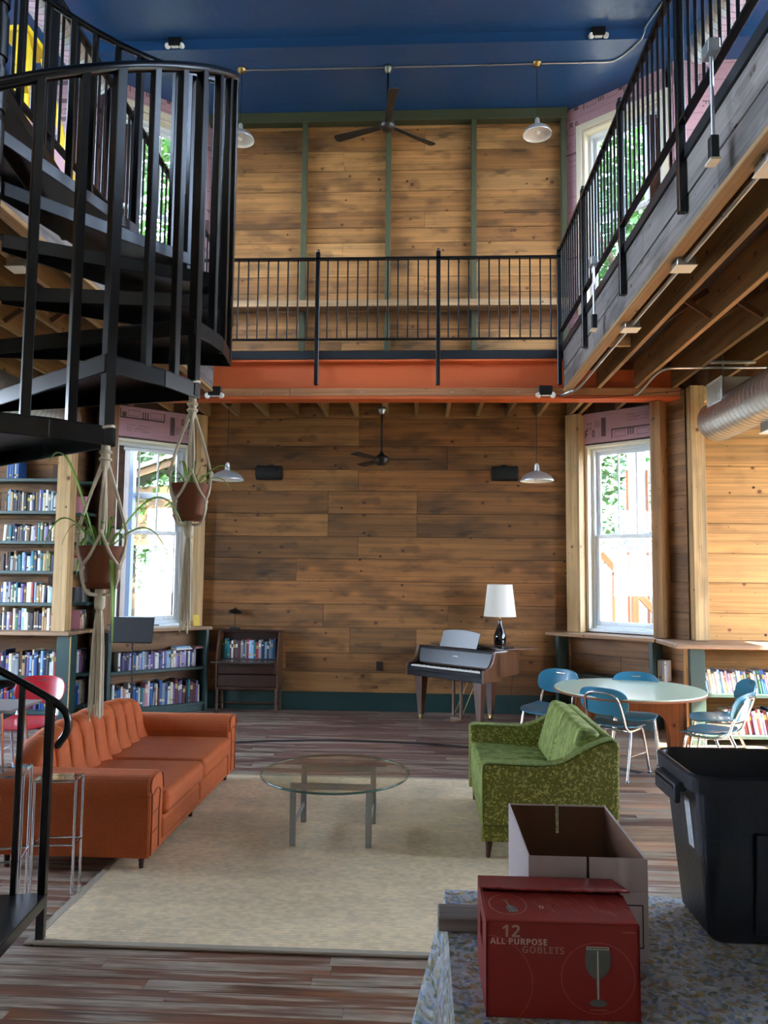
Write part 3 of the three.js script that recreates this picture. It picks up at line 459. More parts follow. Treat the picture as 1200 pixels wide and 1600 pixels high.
{
  const o = thing('loveseat', 'green patterned velvet loveseat with swooping arms on tapered wooden legs', 'sofa', [1.115, 0, 4.0]); const Z = 0.6;
  const side = () => { const s = new THREE.Shape(); s.moveTo(-0.385, 0.105); s.lineTo(0.375, 0.105); s.lineTo(0.385, 0.64); s.bezierCurveTo(0.38, 0.685, 0.33, 0.685, 0.26, 0.655); s.bezierCurveTo(0.12, 0.59, 0.08, 0.545, -0.04, 0.535); s.bezierCurveTo(-0.16, 0.525, -0.25, 0.54, -0.35, 0.54); s.bezierCurveTo(-0.385, 0.54, -0.385, 0.53, -0.385, 0.50); s.closePath(); return s; };
  for (const s of [-1, 1]) {
    const g = extr(side(), 0.10, 0.02, [], 14); const a = part('arm', [uvBox(toCreasedNormals(g.translate(0, 0, s > 0 ? Z - 0.1 : -Z), 0.9), 'x', 0, s)], moss, o), zz = s * Z;
    const ln = [[-0.38, 0.2], [0.38, 0.2]].map(([x, y]) => [x, y, zz]); part('welt', [tube(ln, 0.005, 6, 8)], mossSeam, a);
    { const cu = new THREE.CatmullRomCurve3([[-0.384, 0.50], [-0.374, 0.534], [-0.34, 0.541], [-0.2, 0.537], [-0.04, 0.536], [0.06, 0.552], [0.16, 0.607], [0.26, 0.657], [0.34, 0.68], [0.375, 0.668]].map(([x, y]) => V(x, y, 0))); part('arm_top', [surf((u, v) => { const p = cu.getPoint(v), e = Math.pow(Math.abs(2 * u - 1), 6); return [p.x, p.y + 0.003 - 0.006 * e, zz - s * lerp(0.002, 0.098, u)]; }, 10, 60, s < 0)], mossC, a); }
    part('welt', [tube([[-0.377, 0.21, zz - s * 0.006], [-0.377, 0.50, zz - s * 0.006], [-0.34, 0.53, zz - s * 0.008], [-0.2, 0.528, zz - s * 0.008], [-0.04, 0.525, zz - s * 0.008], [0.1, 0.56, zz - s * 0.008], [0.26, 0.645, zz - s * 0.008], [0.34, 0.665, zz - s * 0.008], [0.378, 0.63, zz - s * 0.006]], 0.005, 6, 60)], mossSeam, a);
  }
  part('base', [rbox(-0.37, 0.37, 0.105, 0.24, -Z + 0.09, Z - 0.09, 0.02)], moss, o);
  { const g = surf((u, v) => { const z = lerp(-Z + 0.1, Z - 0.1, u), t = v * 3; let x, y; if (t < 1) { x = -0.375; y = lerp(0.2, 0.385, t); } else if (t < 1.4) { const a = (t - 1) / 0.4 * Math.PI / 2; x = -0.34 - 0.035 * Math.cos(a); y = 0.385 + 0.035 * Math.sin(a); } else { const w = (t - 1.4) / 1.6; x = lerp(-0.34, 0.22, w); y = 0.42 - 0.03 * w + 0.012 * Math.sin(w * 3) * Math.sin(u * Math.PI) + 0.006 * Math.sin(u * 46 + w * 5) * ss(0.2, 0.8, w); } return [x, y, z]; }, 80, 40); part('seat', [uvBox(clean(g))], mossC, o); }
  for (const [a, b] of [[-Z + 0.1, -0.002], [0.002, Z - 0.1]]) { const g = new RoundedBoxGeometry(0.13, 0.36, b - a, 6, 0.04), p = g.attributes.position; for (let i = 0; i < p.count; i++) { const y = p.getY(i) / 0.18, z = p.getZ(i) / ((b - a) / 2); if (p.getX(i) < -0.01) p.setX(i, p.getX(i) - 0.035 * Math.max(0, 1 - y * y) * Math.max(0, 1 - z * z)); } g.computeVertexNormals(); g.rotateZ(-0.30).translate(0.195, 0.545, (a + b) / 2); const c = part('back_cushion', [uvBox(clean(g))], mossC, o); }
  { const s = new THREE.Shape(); s.moveTo(0.19, 0.2); s.lineTo(0.375, 0.2); s.lineTo(0.382, 0.64); s.bezierCurveTo(0.38, 0.7, 0.3, 0.7, 0.285, 0.66); s.closePath(); part('back', [uvBox(toCreasedNormals(extr(s, 2 * Z - 0.2, 0.012, [], 10).translate(0, 0, -Z + 0.1), 0.9))], mossC, o); }
  for (const x of [-0.34, 0.33]) for (const z of [-Z + 0.05, Z - 0.05]) part('leg', [rod([x * 1.02, x < 0 ? 0.011 : 0.011, z], [x, 0.105, z], 0.011, 10, 0.021)], walnut, o, 'tapered wooden leg');
}
// ---------------------------------------------------------------- glass coffee table
{
  const o = thing('coffee_table', 'round glass coffee table on a flat chrome bar frame', 'table', [-0.137, 0, 4.25]);
  part('glass_top', [uvBox(clean(new THREE.CircleGeometry(0.452, 96).rotateX(-Math.PI / 2).translate(0, 0.384, 0)))], phys({ color: C(0.86, 0.95, 0.90), transmission: 1, roughness: 0, thickness: 0, ior: 1.5 }), o);
  part('glass_edge', [lathe([[0.448, 0.3725], [0.453, 0.372], [0.456, 0.375], [0.456, 0.381], [0.453, 0.384], [0.448, 0.3835]], 96)], phys({ color: C(0.03, 0.10, 0.075), roughness: 0.08, clearcoat: 1 }), o, 'dark green glass rim');
  for (const z of [-0.215, 0.21]) { part('frame_bar', [bar([-0.235, 0.352, z], [0.235, 0.352, z], 0.012, 0.036)], M.steel, o); for (const x of [-0.222, 0.222]) part('leg', [bx(x - 0.018, x + 0.018, 0.0115, 0.371, z - 0.007, z + 0.007, 0.002)], M.steel, o); }
  for (const x of [-0.222, 0.222]) part('side_bar', [bar([x, 0.125, -0.208], [x, 0.125, 0.203], 0.012, 0.03)], M.steel, o);
}
// ---------------------------------------------------------------- piano (keyboard along local x, body behind at -z)
const pianoWood = phys({ color: 0x6e4c36, map: woodB, roughness: 0.28, clearcoat: 0.5, clearcoatRoughness: 0.15 }), ebony = phys({ color: 0x100e10, roughness: 0.25, specularIntensity: 0.7 });
{
  const th = 40 * Math.PI / 180 * -1, o = thing('grand_piano', 'small dark wood grand piano with raised music desk against the plank wall', 'piano', [0.215, 0, 0.47], th); // local +x -> (cos, 0, sin34)
  const L = 1.06, case_ = new THREE.Shape(); case_.moveTo(0, 0.22); case_.lineTo(L, 0.22); case_.lineTo(L, 0.58); case_.bezierCurveTo(L, 0.78, 0.86, 0.80, 0.74, 0.82); case_.lineTo(0.52, 0.80); case_.lineTo(0.0, 0.46); case_.closePath();
  const shapeXZ = (s, y0, y1, b = 0.006) => uvBox(extr(s, y1 - y0, b).rotateX(-Math.PI / 2).translate(0, y0, 0)); // shape y -> -z
  part('case', [shapeXZ(case_, 0.53, 0.795)], pianoWood, o);
  const cheek = () => { const s = new THREE.Shape(); s.moveTo(0.0, 0.49); s.lineTo(0.3, 0.49); s.lineTo(0.3, 0.795); s.lineTo(0.19, 0.795); s.bezierCurveTo(0.16, 0.7, 0.13, 0.635, 0.04, 0.63); s.lineTo(0.0, 0.62); s.closePath(); return s; };
  for (const x of [0, L - 0.035]) part('cheek', [uvBox(extr(cheek(), 0.035, 0.005).rotateY(Math.PI / 2).translate(x, 0, 0))], pianoWood, o);
  part('key_bed', [bx(0.03, L - 0.03, 0.49, 0.565, -0.3, 0.0, 0.006)], ebony, o); part('key_slip', [bx(0.035, L - 0.035, 0.545, 0.59, -0.015, 0.004, 0.004)], ebony, o);
  part('bottom_rail', [bx(0.03, L - 0.03, 0.50, 0.535, -0.5, -0.25)], pianoWood, o);
  const ivory = mat({ color: 0xeeeae0, roughness: 0.3 }), n = 46, kw = (L - 0.13) / n, kg = clean(bx(0.0006, kw - 0.0006, 0.575, 0.603, -0.155, -0.02, 0.0015));
  const kb = new THREE.Group(); kb.name = 'keyboard'; o.add(kb);
  for (let k = 0; k < n; k++) { const m = new THREE.Mesh(kg, ivory); m.name = 'white_key'; m.position.x = 0.065 + k * kw; kb.add(m); }
  const bg = clean(bx(-kw * 0.29, kw * 0.29, 0.59, 0.613, -0.155, -0.07, 0.002)); for (let k = 1; k < n; k++) if ([1, 2, 4, 5, 6].includes(k % 7)) { const m = new THREE.Mesh(bg, ebony); m.name = 'black_key'; m.position.x = 0.065 + k * kw; kb.add(m); }
  for (const [a, b] of [[0.036, 0.064], [L - 0.064, L - 0.036]]) part('key_block', [bx(a, b, 0.56, 0.615, -0.16, -0.012, 0.004)], ebony, o);
  const fall = part('fallboard', [bar([0.036, 0.70, -0.195], [L - 0.036, 0.70, -0.195], 0.018, 0.165, [0, 1, -0.28])], ebony, o);
  const logo = canvasTex(128, 32, (g, W, H) => { g.fillStyle = '#0e0c0e'; g.fillRect(0, 0, W, H); g.strokeStyle = '#cfc8b8'; g.lineWidth = 5; g.beginPath(); g.moveTo(10, 10); for (let k = 0; k < 26; k++) g.lineTo(14 + k * 4, 15 + 5 * Math.sin(k * 1.7)); g.lineTo(112, 26); g.stroke(); });
  part('lettering', [new THREE.PlaneGeometry(0.085, 0.02).rotateX(-0.27).translate(L / 2 + 0.02, 0.715, -0.188)], mat({ map: logo, roughness: 0.3 }), fall);
  // lid: a front flap folded back on a wide main lid
  const lid = new THREE.Shape(); lid.moveTo(0.0, 0.44); lid.lineTo(L + 0.0, 0.40); lid.lineTo(L + 0.13, 0.82); lid.bezierCurveTo(L + 0.10, 0.86, 0.8, 0.86, 0.6, 0.84); lid.lineTo(0.0, 0.48); lid.closePath();
  part('lid', [shapeXZ(lid, 0.796, 0.812, 0.004)], pianoWood, o);
  part('lid_flap', [bx(0.42, L - 0.005, 0.813, 0.828, -0.55, -0.36, 0.004)], ebony, o);
  part('front_rail', [bx(0.02, L - 0.02, 0.76, 0.80, -0.235, -0.205, 0.005)], ebony, o);
  // music desk with an arched top
  const d = new THREE.Shape(); d.moveTo(0, 0); d.lineTo(0.5, 0); d.lineTo(0.535, 0.165); d.bezierCurveTo(0.4, 0.205, 0.14, 0.205, 0.03, 0.175); d.closePath();
  part('music_desk', [extr(d, 0.012, 0.003, [], 16).rotateX(-0.17).translate(0.29, 0.80, -0.25)], ebony, o, 'glossy arched music desk');
  for (const [x, z] of [[0.13, -0.12], [L - 0.14, -0.12], [0.68, -0.66]]) {
    const leg = part('leg', [new THREE.CylinderGeometry(0.075, 0.034, 0.44, 4, 1).rotateY(Math.PI / 4).toNonIndexed().translate(x, 0.28, z), bx(x - 0.055, x + 0.055, 0.48, 0.5, z - 0.055, z + 0.055)].map((g) => (g.computeVertexNormals(), uvBox(g, 'y'))), pianoWood, o);
    part('caster', [rod([x - 0.012, 0.022, z], [x + 0.012, 0.022, z], 0.022, 14), bx(x - 0.02, x + 0.02, 0.036, 0.062, z - 0.02, z + 0.02)], M.brass, leg);
  }
  const ly = part('pedal_lyre', [bx(0.50, 0.528, 0.08, 0.5, -0.22, -0.19), bx(0.60, 0.628, 0.08, 0.5, -0.22, -0.19), bx(0.485, 0.643, 0.045, 0.085, -0.25, -0.17, 0.008), bx(0.46, 0.67, 0.478, 0.492, -0.26, -0.15)], pianoWood, o);
  for (const x of [0.52, 0.564, 0.608]) part('pedal', [bx(x - 0.01, x + 0.01, 0.042, 0.052, -0.18, -0.09, 0.003)], M.brass, ly);
  for (const x of [0.51, 0.615]) part('brace_rod', [rod([x, 0.09, -0.22], [x + 0.04, 0.49, -0.46], 0.004, 6)], M.brass, o);
  const P = (x, y, z) => { const c = Math.cos(th), s = Math.sin(th); return [0.215 + x * c + z * s, y, 0.47 - x * s + z * c]; };
  // table lamp standing on the lid
  const l = thing('table_lamp', 'tall table lamp with white drum shade and glossy black bottle base on the piano', 'lamp', [1.27, 0.8125, 0.33]);
  part('base', [lathe([[0, 0], [0.062, 0], [0.068, 0.02], [0.072, 0.07], [0.066, 0.11], [0.045, 0.17], [0.026, 0.22], [0.019, 0.27], [0.018, 0.285], [0, 0.285]], 32)], phys({ color: 0x060608, roughness: 0.08, clearcoat: 1 }), l);
  part('neck', [rod([0, 0.285, 0], [0, 0.36, 0], 0.008, 10), rod([0, 0.295, 0], [0, 0.32, 0], 0.014, 12)], M.brass, l);
  const shadeM = phys({ color: 0xf1eee4, roughness: 0.9, transmission: 0.35, thickness: 0, side: THREE.DoubleSide });
  const sh = part('shade', [lathe([[0.178, 0.318], [0.180, 0.318], [0.139, 0.672], [0.137, 0.672], [0.176, 0.32]], 48)], shadeM, l);
  part('trim', [new THREE.TorusGeometry(0.179, 0.0035, 6, 48).rotateX(Math.PI / 2).translate(0, 0.32, 0), new THREE.TorusGeometry(0.138, 0.003, 6, 48).rotateX(Math.PI / 2).translate(0, 0.671, 0)], mat({ color: 0xe8e2d2, roughness: 0.8 }), sh);
  part('power_cord', [tube([[0.05, 0.01, -0.03], [0.12, 0.004, -0.14], [0.16, -0.05, -0.30], [0.17, -0.4, -0.29], [0.13, -0.75, -0.27], [0.14, -0.80, -0.26]], 0.0035, 6, 40)], M.blackPlastic, l);
}
// ---------------------------------------------------------------- writing desk with books, and its lamp
M.oldBrass = mat({ color: 0x4a3c26, roughness: 0.5, metalness: 0.8 });
const mahog = pine(0x3c2018, { roughness: 0.4 }), mahogSide = pine(0x5e3b22, { roughness: 0.45 });
const DESK = { x: -1.595, z: 0.19, y: 0.6 };
{
  const o = thing('writing_desk', 'dark antique drop front desk with turned legs and open book cubby', 'desk', [DESK.x, 0, DESK.z]); const W = 0.36, zb = -0.15, zf = 0.12;
  const sd = () => { const s = new THREE.Shape(); s.moveTo(-zf, 0.28); s.lineTo(-zb, 0.28); s.lineTo(-zb, 0.91); s.lineTo(-zb - 0.17, 0.91); s.lineTo(-zf, 0.62); s.closePath(); return s; };
  for (const x of [-W, W - 0.02]) part('side_panel', [uvBox(extr(sd(), 0.02, 0.003).rotateY(Math.PI / 2).translate(x, 0, 0), 'y')], mahogSide, o);
  part('top', [bx(-W - 0.01, W + 0.01, 0.91, 0.925, zb, 0.0, 0.003)], mahog, o); part('back_panel', [bx(-W + 0.02, W - 0.02, 0.28, 0.91, zb, zb + 0.012)], mahog, o); part('desk_bed', [bx(-W + 0.02, W - 0.02, 0.583, 0.603, zb + 0.012, zf, 0.003)], mahog, o);
  part('drop_front', [bx(-W + 0.005, W - 0.035, 0.585, 0.602, zf + 0.002, zf + 0.25, 0.004)], phys({ color: 0x4a4340, roughness: 0.25, map: woodB }), o, 'lowered writing flap');
  for (const [a, b] of [[0.44, 0.575], [0.3, 0.432]]) { const d = part('drawer', [bx(-W + 0.03, W - 0.03, a, b, zf - 0.2, zf + 0.006, 0.005)], mahog, o); for (const x of [-0.24, 0.24]) part('handle', [bx(x - 0.022, x + 0.022, (a + b) / 2 - 0.004, (a + b) / 2 + 0.022, zf + 0.006, zf + 0.01, 0.002), tube([[x - 0.02, (a + b) / 2 + 0.006, zf + 0.01], [x - 0.014, (a + b) / 2 - 0.02, zf + 0.02], [x + 0.014, (a + b) / 2 - 0.02, zf + 0.02], [x + 0.02, (a + b) / 2 + 0.006, zf + 0.01]], 0.003, 6, 16)], M.oldBrass, d); }
  part('apron', [bx(-W, W, 0.27, 0.295, zb, zf, 0.003)], mahog, o);
  const turned = [[0, 0], [0.014, 0], [0.02, 0.02], [0.012, 0.04], [0.018, 0.06], [0.018, 0.095], [0.011, 0.11], [0.02, 0.15], [0.013, 0.19], [0.02, 0.21], [0.012, 0.225], [0.019, 0.245], [0.019, 0.28], [0, 0.28]];
  for (const x of [-W + 0.02, W - 0.02]) for (const z of [zb + 0.02, zf - 0.02]) part('leg', [lathe(turned, 14, [x, 0, z])], mahogSide, o);
  for (const x of [-W + 0.02, W - 0.02]) part('stretcher', [bar([x, 0.078, zb + 0.03], [x, 0.078, zf - 0.03], 0.018, 0.022)], mahogSide, o); part('stretcher', [lathe([[0, 0], [0.009, 0], [0.014, 0.08], [0.008, 0.16], [0.015, 0.32], [0.008, 0.48], [0.014, 0.56], [0.009, 0.64], [0, 0.64]], 10).rotateZ(-Math.PI / 2).translate(-0.32, 0.078, zb + 0.03)], mahogSide, o);
  const l = thing('desk_lamp', 'small black lamp with domed metal shade standing on the antique desk', 'lamp', [-1.79, 0.9255, 0.12]);
  part('base', [rbox(-0.055, 0.055, 0, 0.026, -0.04, 0.04, 0.006), rod([0.035, 0.026, 0.015], [0.035, 0.034, 0.015], 0.007, 10)], M.blackPlastic, l); part('stem', [rod([0, 0.026, 0], [0, 0.235, 0], 0.005, 10)], M.blackPlastic, l);
  part('shade', [lathe([[0.088, 0.185], [0.09, 0.186], [0.08, 0.213], [0.05, 0.235], [0.012, 0.246], [0.006, 0.262], [0, 0.263], [0, 0.24], [0.05, 0.228], [0.086, 0.187]], 28)], mat({ color: 0x0a0a0a, roughness: 0.3, side: THREE.DoubleSide }), l);
}
// ---------------------------------------------------------------- round table and school chairs
const blueShell = phys({ color: 0x2c7590, roughness: 0.33, clearcoat: 0.3 }), redShell = phys({ color: 0xb3202c, roughness: 0.3, clearcoat: 0.4 });
const laminate = pine(0x9d6138, { roughness: 0.45 });
{
  const o = thing('round_table', 'round table with pale green top and arched plywood panel legs', 'table', [2.16, 0, 2.31], -0.25);
  part('top', [lathe([[0, 0.612], [0.61, 0.612], [0.622, 0.617], [0.622, 0.637], [0.615, 0.642], [0, 0.642]], 80)], phys({ color: 0xb9c9ae, roughness: 0.3, clearcoat: 0.3 }), o);
  part('edge_band', [lathe([[0.615, 0.611], [0.624, 0.614], [0.625, 0.628], [0.622, 0.631]], 80)], laminate, o);
  for (const a of [0, 1, 2, 3]) { const s = new THREE.Shape(), w = 0.4; s.moveTo(-w, 0); s.lineTo(-w + 0.075, 0); s.lineTo(-w + 0.095, 0.3); s.bezierCurveTo(-w + 0.1, 0.46, -w + 0.16, 0.52, -0.14, 0.52); s.lineTo(0.14, 0.52); s.bezierCurveTo(w - 0.16, 0.52, w - 0.1, 0.46, w - 0.095, 0.3); s.lineTo(w - 0.075, 0); s.lineTo(w, 0); s.lineTo(w, 0.61); s.lineTo(-w, 0.61); s.closePath(); part('arched_leg_panel', [uvBox(extr(s, 0.026, 0.003, [], 12).translate(0, 0, 0.403).rotateY(a * Math.PI / 2), 'y')], laminate, o); }
  for (const x of [-0.365, 0.365]) for (const z of [-0.365, 0.365]) part('corner_block', [bx(x - 0.035, x + 0.035, 0.5, 0.61, z - 0.035, z + 0.035)], laminate, o);
}
function schoolChair(label, shell, pos, turn, group) {                 // faces +z
  const o = thing('school_chair', label, 'chair', pos, turn, group), r = 0.0105;
  part('seat', [surf((u, v) => { const x = (u - 0.5) * 2, z = (v - 0.5) * 2, q = Math.pow(Math.pow(Math.abs(x), 4) + Math.pow(Math.abs(z), 4), 0.25) || 1e-6, m = Math.max(Math.abs(x), Math.abs(z)) / q; return [0.195 * x * m, 0.392 + 0.014 * x * x - 0.016 * Math.pow(Math.max(0, z), 3) + 0.02 * Math.pow(Math.max(0, -z), 3), 0.02 + 0.19 * z * m]; }, 20, 20, true), surf((u, v) => { const x = (u - 0.5) * 2, z = (v - 0.5) * 2, q = Math.pow(Math.pow(Math.abs(x), 4) + Math.pow(Math.abs(z), 4), 0.25) || 1e-6, m = Math.max(Math.abs(x), Math.abs(z)) / q; return [0.192 * x * m, 0.382 + 0.014 * x * x - 0.016 * Math.pow(Math.max(0, z), 3) + 0.02 * Math.pow(Math.max(0, -z), 3), 0.02 + 0.187 * z * m]; }, 20, 20), tube(Array.from({ length: 24 }, (_, k) => { const a = k / 24 * Math.PI * 2, c = Math.cos(a), s = Math.sin(a), q = Math.pow(c ** 4 + s ** 4, -0.25), x = c * q, z = s * q; return [0.1935 * x, 0.387 + 0.014 * x * x - 0.016 * Math.pow(Math.max(0, z), 3) + 0.02 * Math.pow(Math.max(0, -z), 3), 0.02 + 0.188 * z]; }), 0.0055, 6, 96, true)], shell, o);
  const back = (d) => surf((u, v) => { const x = (u - 0.5) * 2, y = (v - 0.5) * 2, q = Math.pow(Math.pow(Math.abs(x), 3) + Math.pow(Math.abs(y), 3), 1 / 3) || 1e-6, m = Math.max(Math.abs(x), Math.abs(y)) / q, X = x * m, Y = y * m; return [0.2 * X, 0.61 + 0.105 * Y, -0.235 - 0.06 * (Y + 1) * 0.5 + 0.05 * X * X + d]; }, 20, 12, d < 0);
  part('backrest', [back(0), back(-0.01), tube(Array.from({ length: 24 }, (_, k) => { const a = k / 24 * Math.PI * 2, c = Math.cos(a), s = Math.sin(a), q = Math.pow(Math.abs(c) ** 3 + Math.abs(s) ** 3, -1 / 3), X = c * q, Y = s * q; return [0.199 * X, 0.61 + 0.104 * Y, -0.24 - 0.06 * (Y + 1) * 0.5 + 0.05 * X * X]; }), 0.006, 6, 96, true)], shell, o);
  part('back_loop', [tube([[-0.15, 0.368, 0.14], [-0.155, 0.366, -0.06], [-0.16, 0.40, -0.17], [-0.155, 0.50, -0.215], [-0.14, 0.62, -0.268], [-0.09, 0.672, -0.29], [0, 0.68, -0.293], [0.09, 0.672, -0.29], [0.14, 0.62, -0.268], [0.155, 0.50, -0.215], [0.16, 0.40, -0.17], [0.155, 0.366, -0.06], [0.15, 0.368, 0.14]], r, 10, 140)], M.chrome, o);
  for (const s of [-1, 1]) {
    for (const [a, b] of [[0.13, 0.2], [-0.08, -0.235]]) { const l = part('leg', [tube([[s * 0.10, 0.362, a * 0.9], [s * 0.145, 0.358, a], [s * 0.165, 0.335, a + (b - a) * 0.12], [s * 0.19, 0.012, b]], r, 10, 30)], M.chrome, o); part('foot', [lathe([[0, 0], [0.014, 0], [0.015, 0.012], [0.011, 0.022], [0, 0.022]], 12, [s * 0.19, 0, b])], M.steel, l); }
    part('side_brace', [tube([[s * 0.178, 0.17, 0.165], [s * 0.176, 0.175, 0.0], [s * 0.176, 0.18, -0.155]], 0.006, 8, 12)], M.chrome, o);
  }
  part('cross_bar', [rod([-0.155, 0.362, 0.10], [0.155, 0.362, 0.10], r, 10)], M.chrome, o); part('cross_bar', [rod([-0.155, 0.362, -0.07], [0.155, 0.362, -0.07], r, 10)], M.chrome, o);
  return o;
}
const G5 = 'blue school chairs round the table', ang = (x, z) => Math.atan2(x, z);
const ch = schoolChair('blue school chair in front of the round table seen from behind, beside the green loveseat', blueShell, [1.976, 0, 2.6], ang(0.62, -0.79), G5);
copy(ch, 'blue school chair left of the round table, mostly hidden by the green loveseat', [1.53, 0, 1.9], ang(-0.6, 0.8));
copy(ch, 'blue school chair tucked in behind the round table, facing the camera', [2.27, 0, 2.08], ang(-0.3, 0.95));
copy(ch, 'blue school chair right of the round table, just above the black bin', [2.66, 0, 2.80], ang(-0.78, -0.62));
copy(ch, 'blue school chair seen edge on at the far right, against the sunlit bookcase', [2.93, 0, 2.22], ang(-1, -0.06));
// ---------------------------------------------------------------- foreground table with cloth, cartons and bin
const TY = 0.68;
const floral = canvasTex(1024, 1024, (g, W, H) => {
  seed = 77; g.fillStyle = '#b4bac2'; g.fillRect(0, 0, W, H);
  const cols = ['#8e7a45', '#a38c52', '#5f6f58', '#7d8f88', '#6f83b4', '#8fa3cf', '#8a8478', '#b7b09a', '#d6d9d6', '#55606a', '#96785a', '#7f94a8', '#b9a46a'];
  for (let k = 0; k < 2300; k++) { const x = rnd() * W, y = rnd() * H, s = rr(9, 30), a = rnd() * 6.3; g.globalAlpha = rr(0.35, 0.85); g.fillStyle = pick(cols); for (const dx of [-W, 0, W]) for (const dy of [-H, 0, H]) { if (x + dx < -30 || x + dx > W + 30 || y + dy < -30 || y + dy > H + 30) continue; g.beginPath(); g.ellipse(x + dx, y + dy, s, s * rr(0.35, 0.6), a, 0, 7); g.fill(); } }
}, [1 / 0.5, 1 / 0.5]);
{
  const o = thing('folding_table', 'long table under a floral cloth in the right foreground carrying cartons and a bin', 'table', [1.15, 0, 7.55]);
  part('tabletop', [bx(-0.68, 0.68, TY - 0.03, TY - 0.004, -0.84, 0.84)], laminate, o); for (const x of [-0.55, 0.55]) for (const z of [-0.7, 0.7]) part('leg', [rod([x, 0, z], [x, TY - 0.03, z], 0.014, 10)], M.steel, o);
  const w = 0.695, d = 0.855, drop = 0.42;
  const cloth = surf((u, v) => { // perimeter skirt with folds
    const per = [[-w, -d], [w, -d], [w, d], [-w, d], [-w, -d]], t = (u * 4) % 4, k = Math.min(3, Math.floor(t)), f = t - k; let x = lerp(per[k][0], per[k + 1][0], f), z = lerp(per[k][1], per[k + 1][1], f);
    const nx = [0, 1, 0, -1][k], nz = [-1, 0, 1, 0][k], cor = Math.pow(Math.abs(2 * f - 1), 10), amp = v * (0.045 * Math.sin(u * 96 + Math.sin(u * 31) * 2) + 0.02 * Math.sin(u * 40) + 0.025);
    x += nx * amp + Math.sign(x) * cor * 0.05 * v; z += nz * amp + Math.sign(z) * cor * 0.05 * v; return [x, TY - 0.001 - drop * v - (v < 0.01 ? 0 : 0.004), z];
  }, 360, 16, false);
  const top = surf((u, v) => { const x = lerp(-w, w, u), z = lerp(-d, d, v); return [x, TY - 0.001 + 0.0018 * Math.max(0, Math.sin(x * 38 + z * 9)) * Math.max(0, Math.sin(z * 11 + x * 5)) * ss(0, 0.1, u) * ss(1, 0.9, u), z]; }, 120, 120, true);
  const skirt = clean(cloth); { const a = skirt.attributes.uv.array; for (let i = 0; i < a.length; i += 2) { a[i] *= 6.2; a[i + 1] *= -drop; } }
  const cm = mat({ map: floral, roughness: 0.75, side: THREE.DoubleSide });
  const c = single('tablecloth', 'pale tablecloth printed with blue and ochre leaves draped over the foreground table', 'tablecloth', [uvBox(clean(top)), skirt], cm, [1.15, 0, 7.55]);
}
// red carton
const redT = (draw) => mat({ map: canvasTex(1024, 512, (g, W, H) => { seed = 5; g.fillStyle = '#8e1f1c'; g.fillRect(0, 0, W, H); for (let k = 0; k < 500; k++) { g.fillStyle = `rgba(${rnd() < 0.5 ? '190,70,60' : '60,5,5'},0.05)`; g.fillRect(rnd() * W, rnd() * H, rr(10, 200), rr(1, 8)); } draw && draw(g, W, H); }), roughness: 0.5 });
const gob = (g, x, y, s, c = '#6f6f66') => { g.fillStyle = c; g.beginPath(); g.moveTo(x - 0.30 * s, y - s); g.lineTo(x + 0.30 * s, y - s); g.bezierCurveTo(x + 0.40 * s, y - 0.5 * s, x + 0.30 * s, y - 0.25 * s, x + 0.05 * s, y - 0.12 * s); g.lineTo(x + 0.035 * s, y + 0.42 * s); g.bezierCurveTo(x + 0.3 * s, y + 0.46 * s, x + 0.3 * s, y + 0.62 * s, x, y + 0.62 * s); g.bezierCurveTo(x - 0.3 * s, y + 0.62 * s, x - 0.3 * s, y + 0.46 * s, x - 0.035 * s, y + 0.42 * s); g.lineTo(x - 0.05 * s, y - 0.12 * s); g.bezierCurveTo(x - 0.30 * s, y - 0.25 * s, x - 0.40 * s, y - 0.5 * s, x - 0.30 * s, y - s); g.fill(); g.strokeStyle = '#c3bfb0'; g.lineWidth = s * 0.035; g.beginPath(); g.moveTo(x, y - 0.9 * s); g.lineTo(x, y + 0.42 * s); g.stroke(); g.lineWidth = s * 0.02; g.strokeRect(x - 0.28 * s, y - s, 0.56 * s, 0.06 * s); };
const redFront = redT((g, W, H) => {
  g.fillStyle = '#8a1b10'; g.globalAlpha = 0.8; g.fillRect(0, 0, W, H); g.globalAlpha = 1; g.scale(1.29, 1); const k = 3.3; // k: canvas units per millimetre-like step
  g.fillStyle = '#b08a80'; g.font = 'bold 92px sans-serif'; g.fillText('12', 24 * k, 25 * k); g.font = 'bold 47px sans-serif'; g.fillStyle = '#c9aaa0'; g.fillText('ALL PURPOSE', 6.5 * k, 36.6 * k); g.fillStyle = '#a37068'; g.font = 'bold 52px sans-serif'; g.fillText('GOBLETS', 56 * k, 50 * k);
  g.strokeStyle = '#b5615a'; g.lineWidth = 3; g.beginPath(); g.arc(175 * k, 87 * k, 57 * k, 0, 7); g.stroke(); g.beginPath(); g.arc(-4 * k, 99 * k, 77 * k, 0, 7); g.stroke(); gob(g, 175 * k, 96 * k, 59 * k, '#5f625c'); g.fillStyle = '#b5746c'; g.fillRect(163 * k, 137 * k, 26 * k, 4); for (let q = 0; q < 8; q++) g.fillRect((215 + q * 2.6) * k, 11 * k, 6, 5);
});
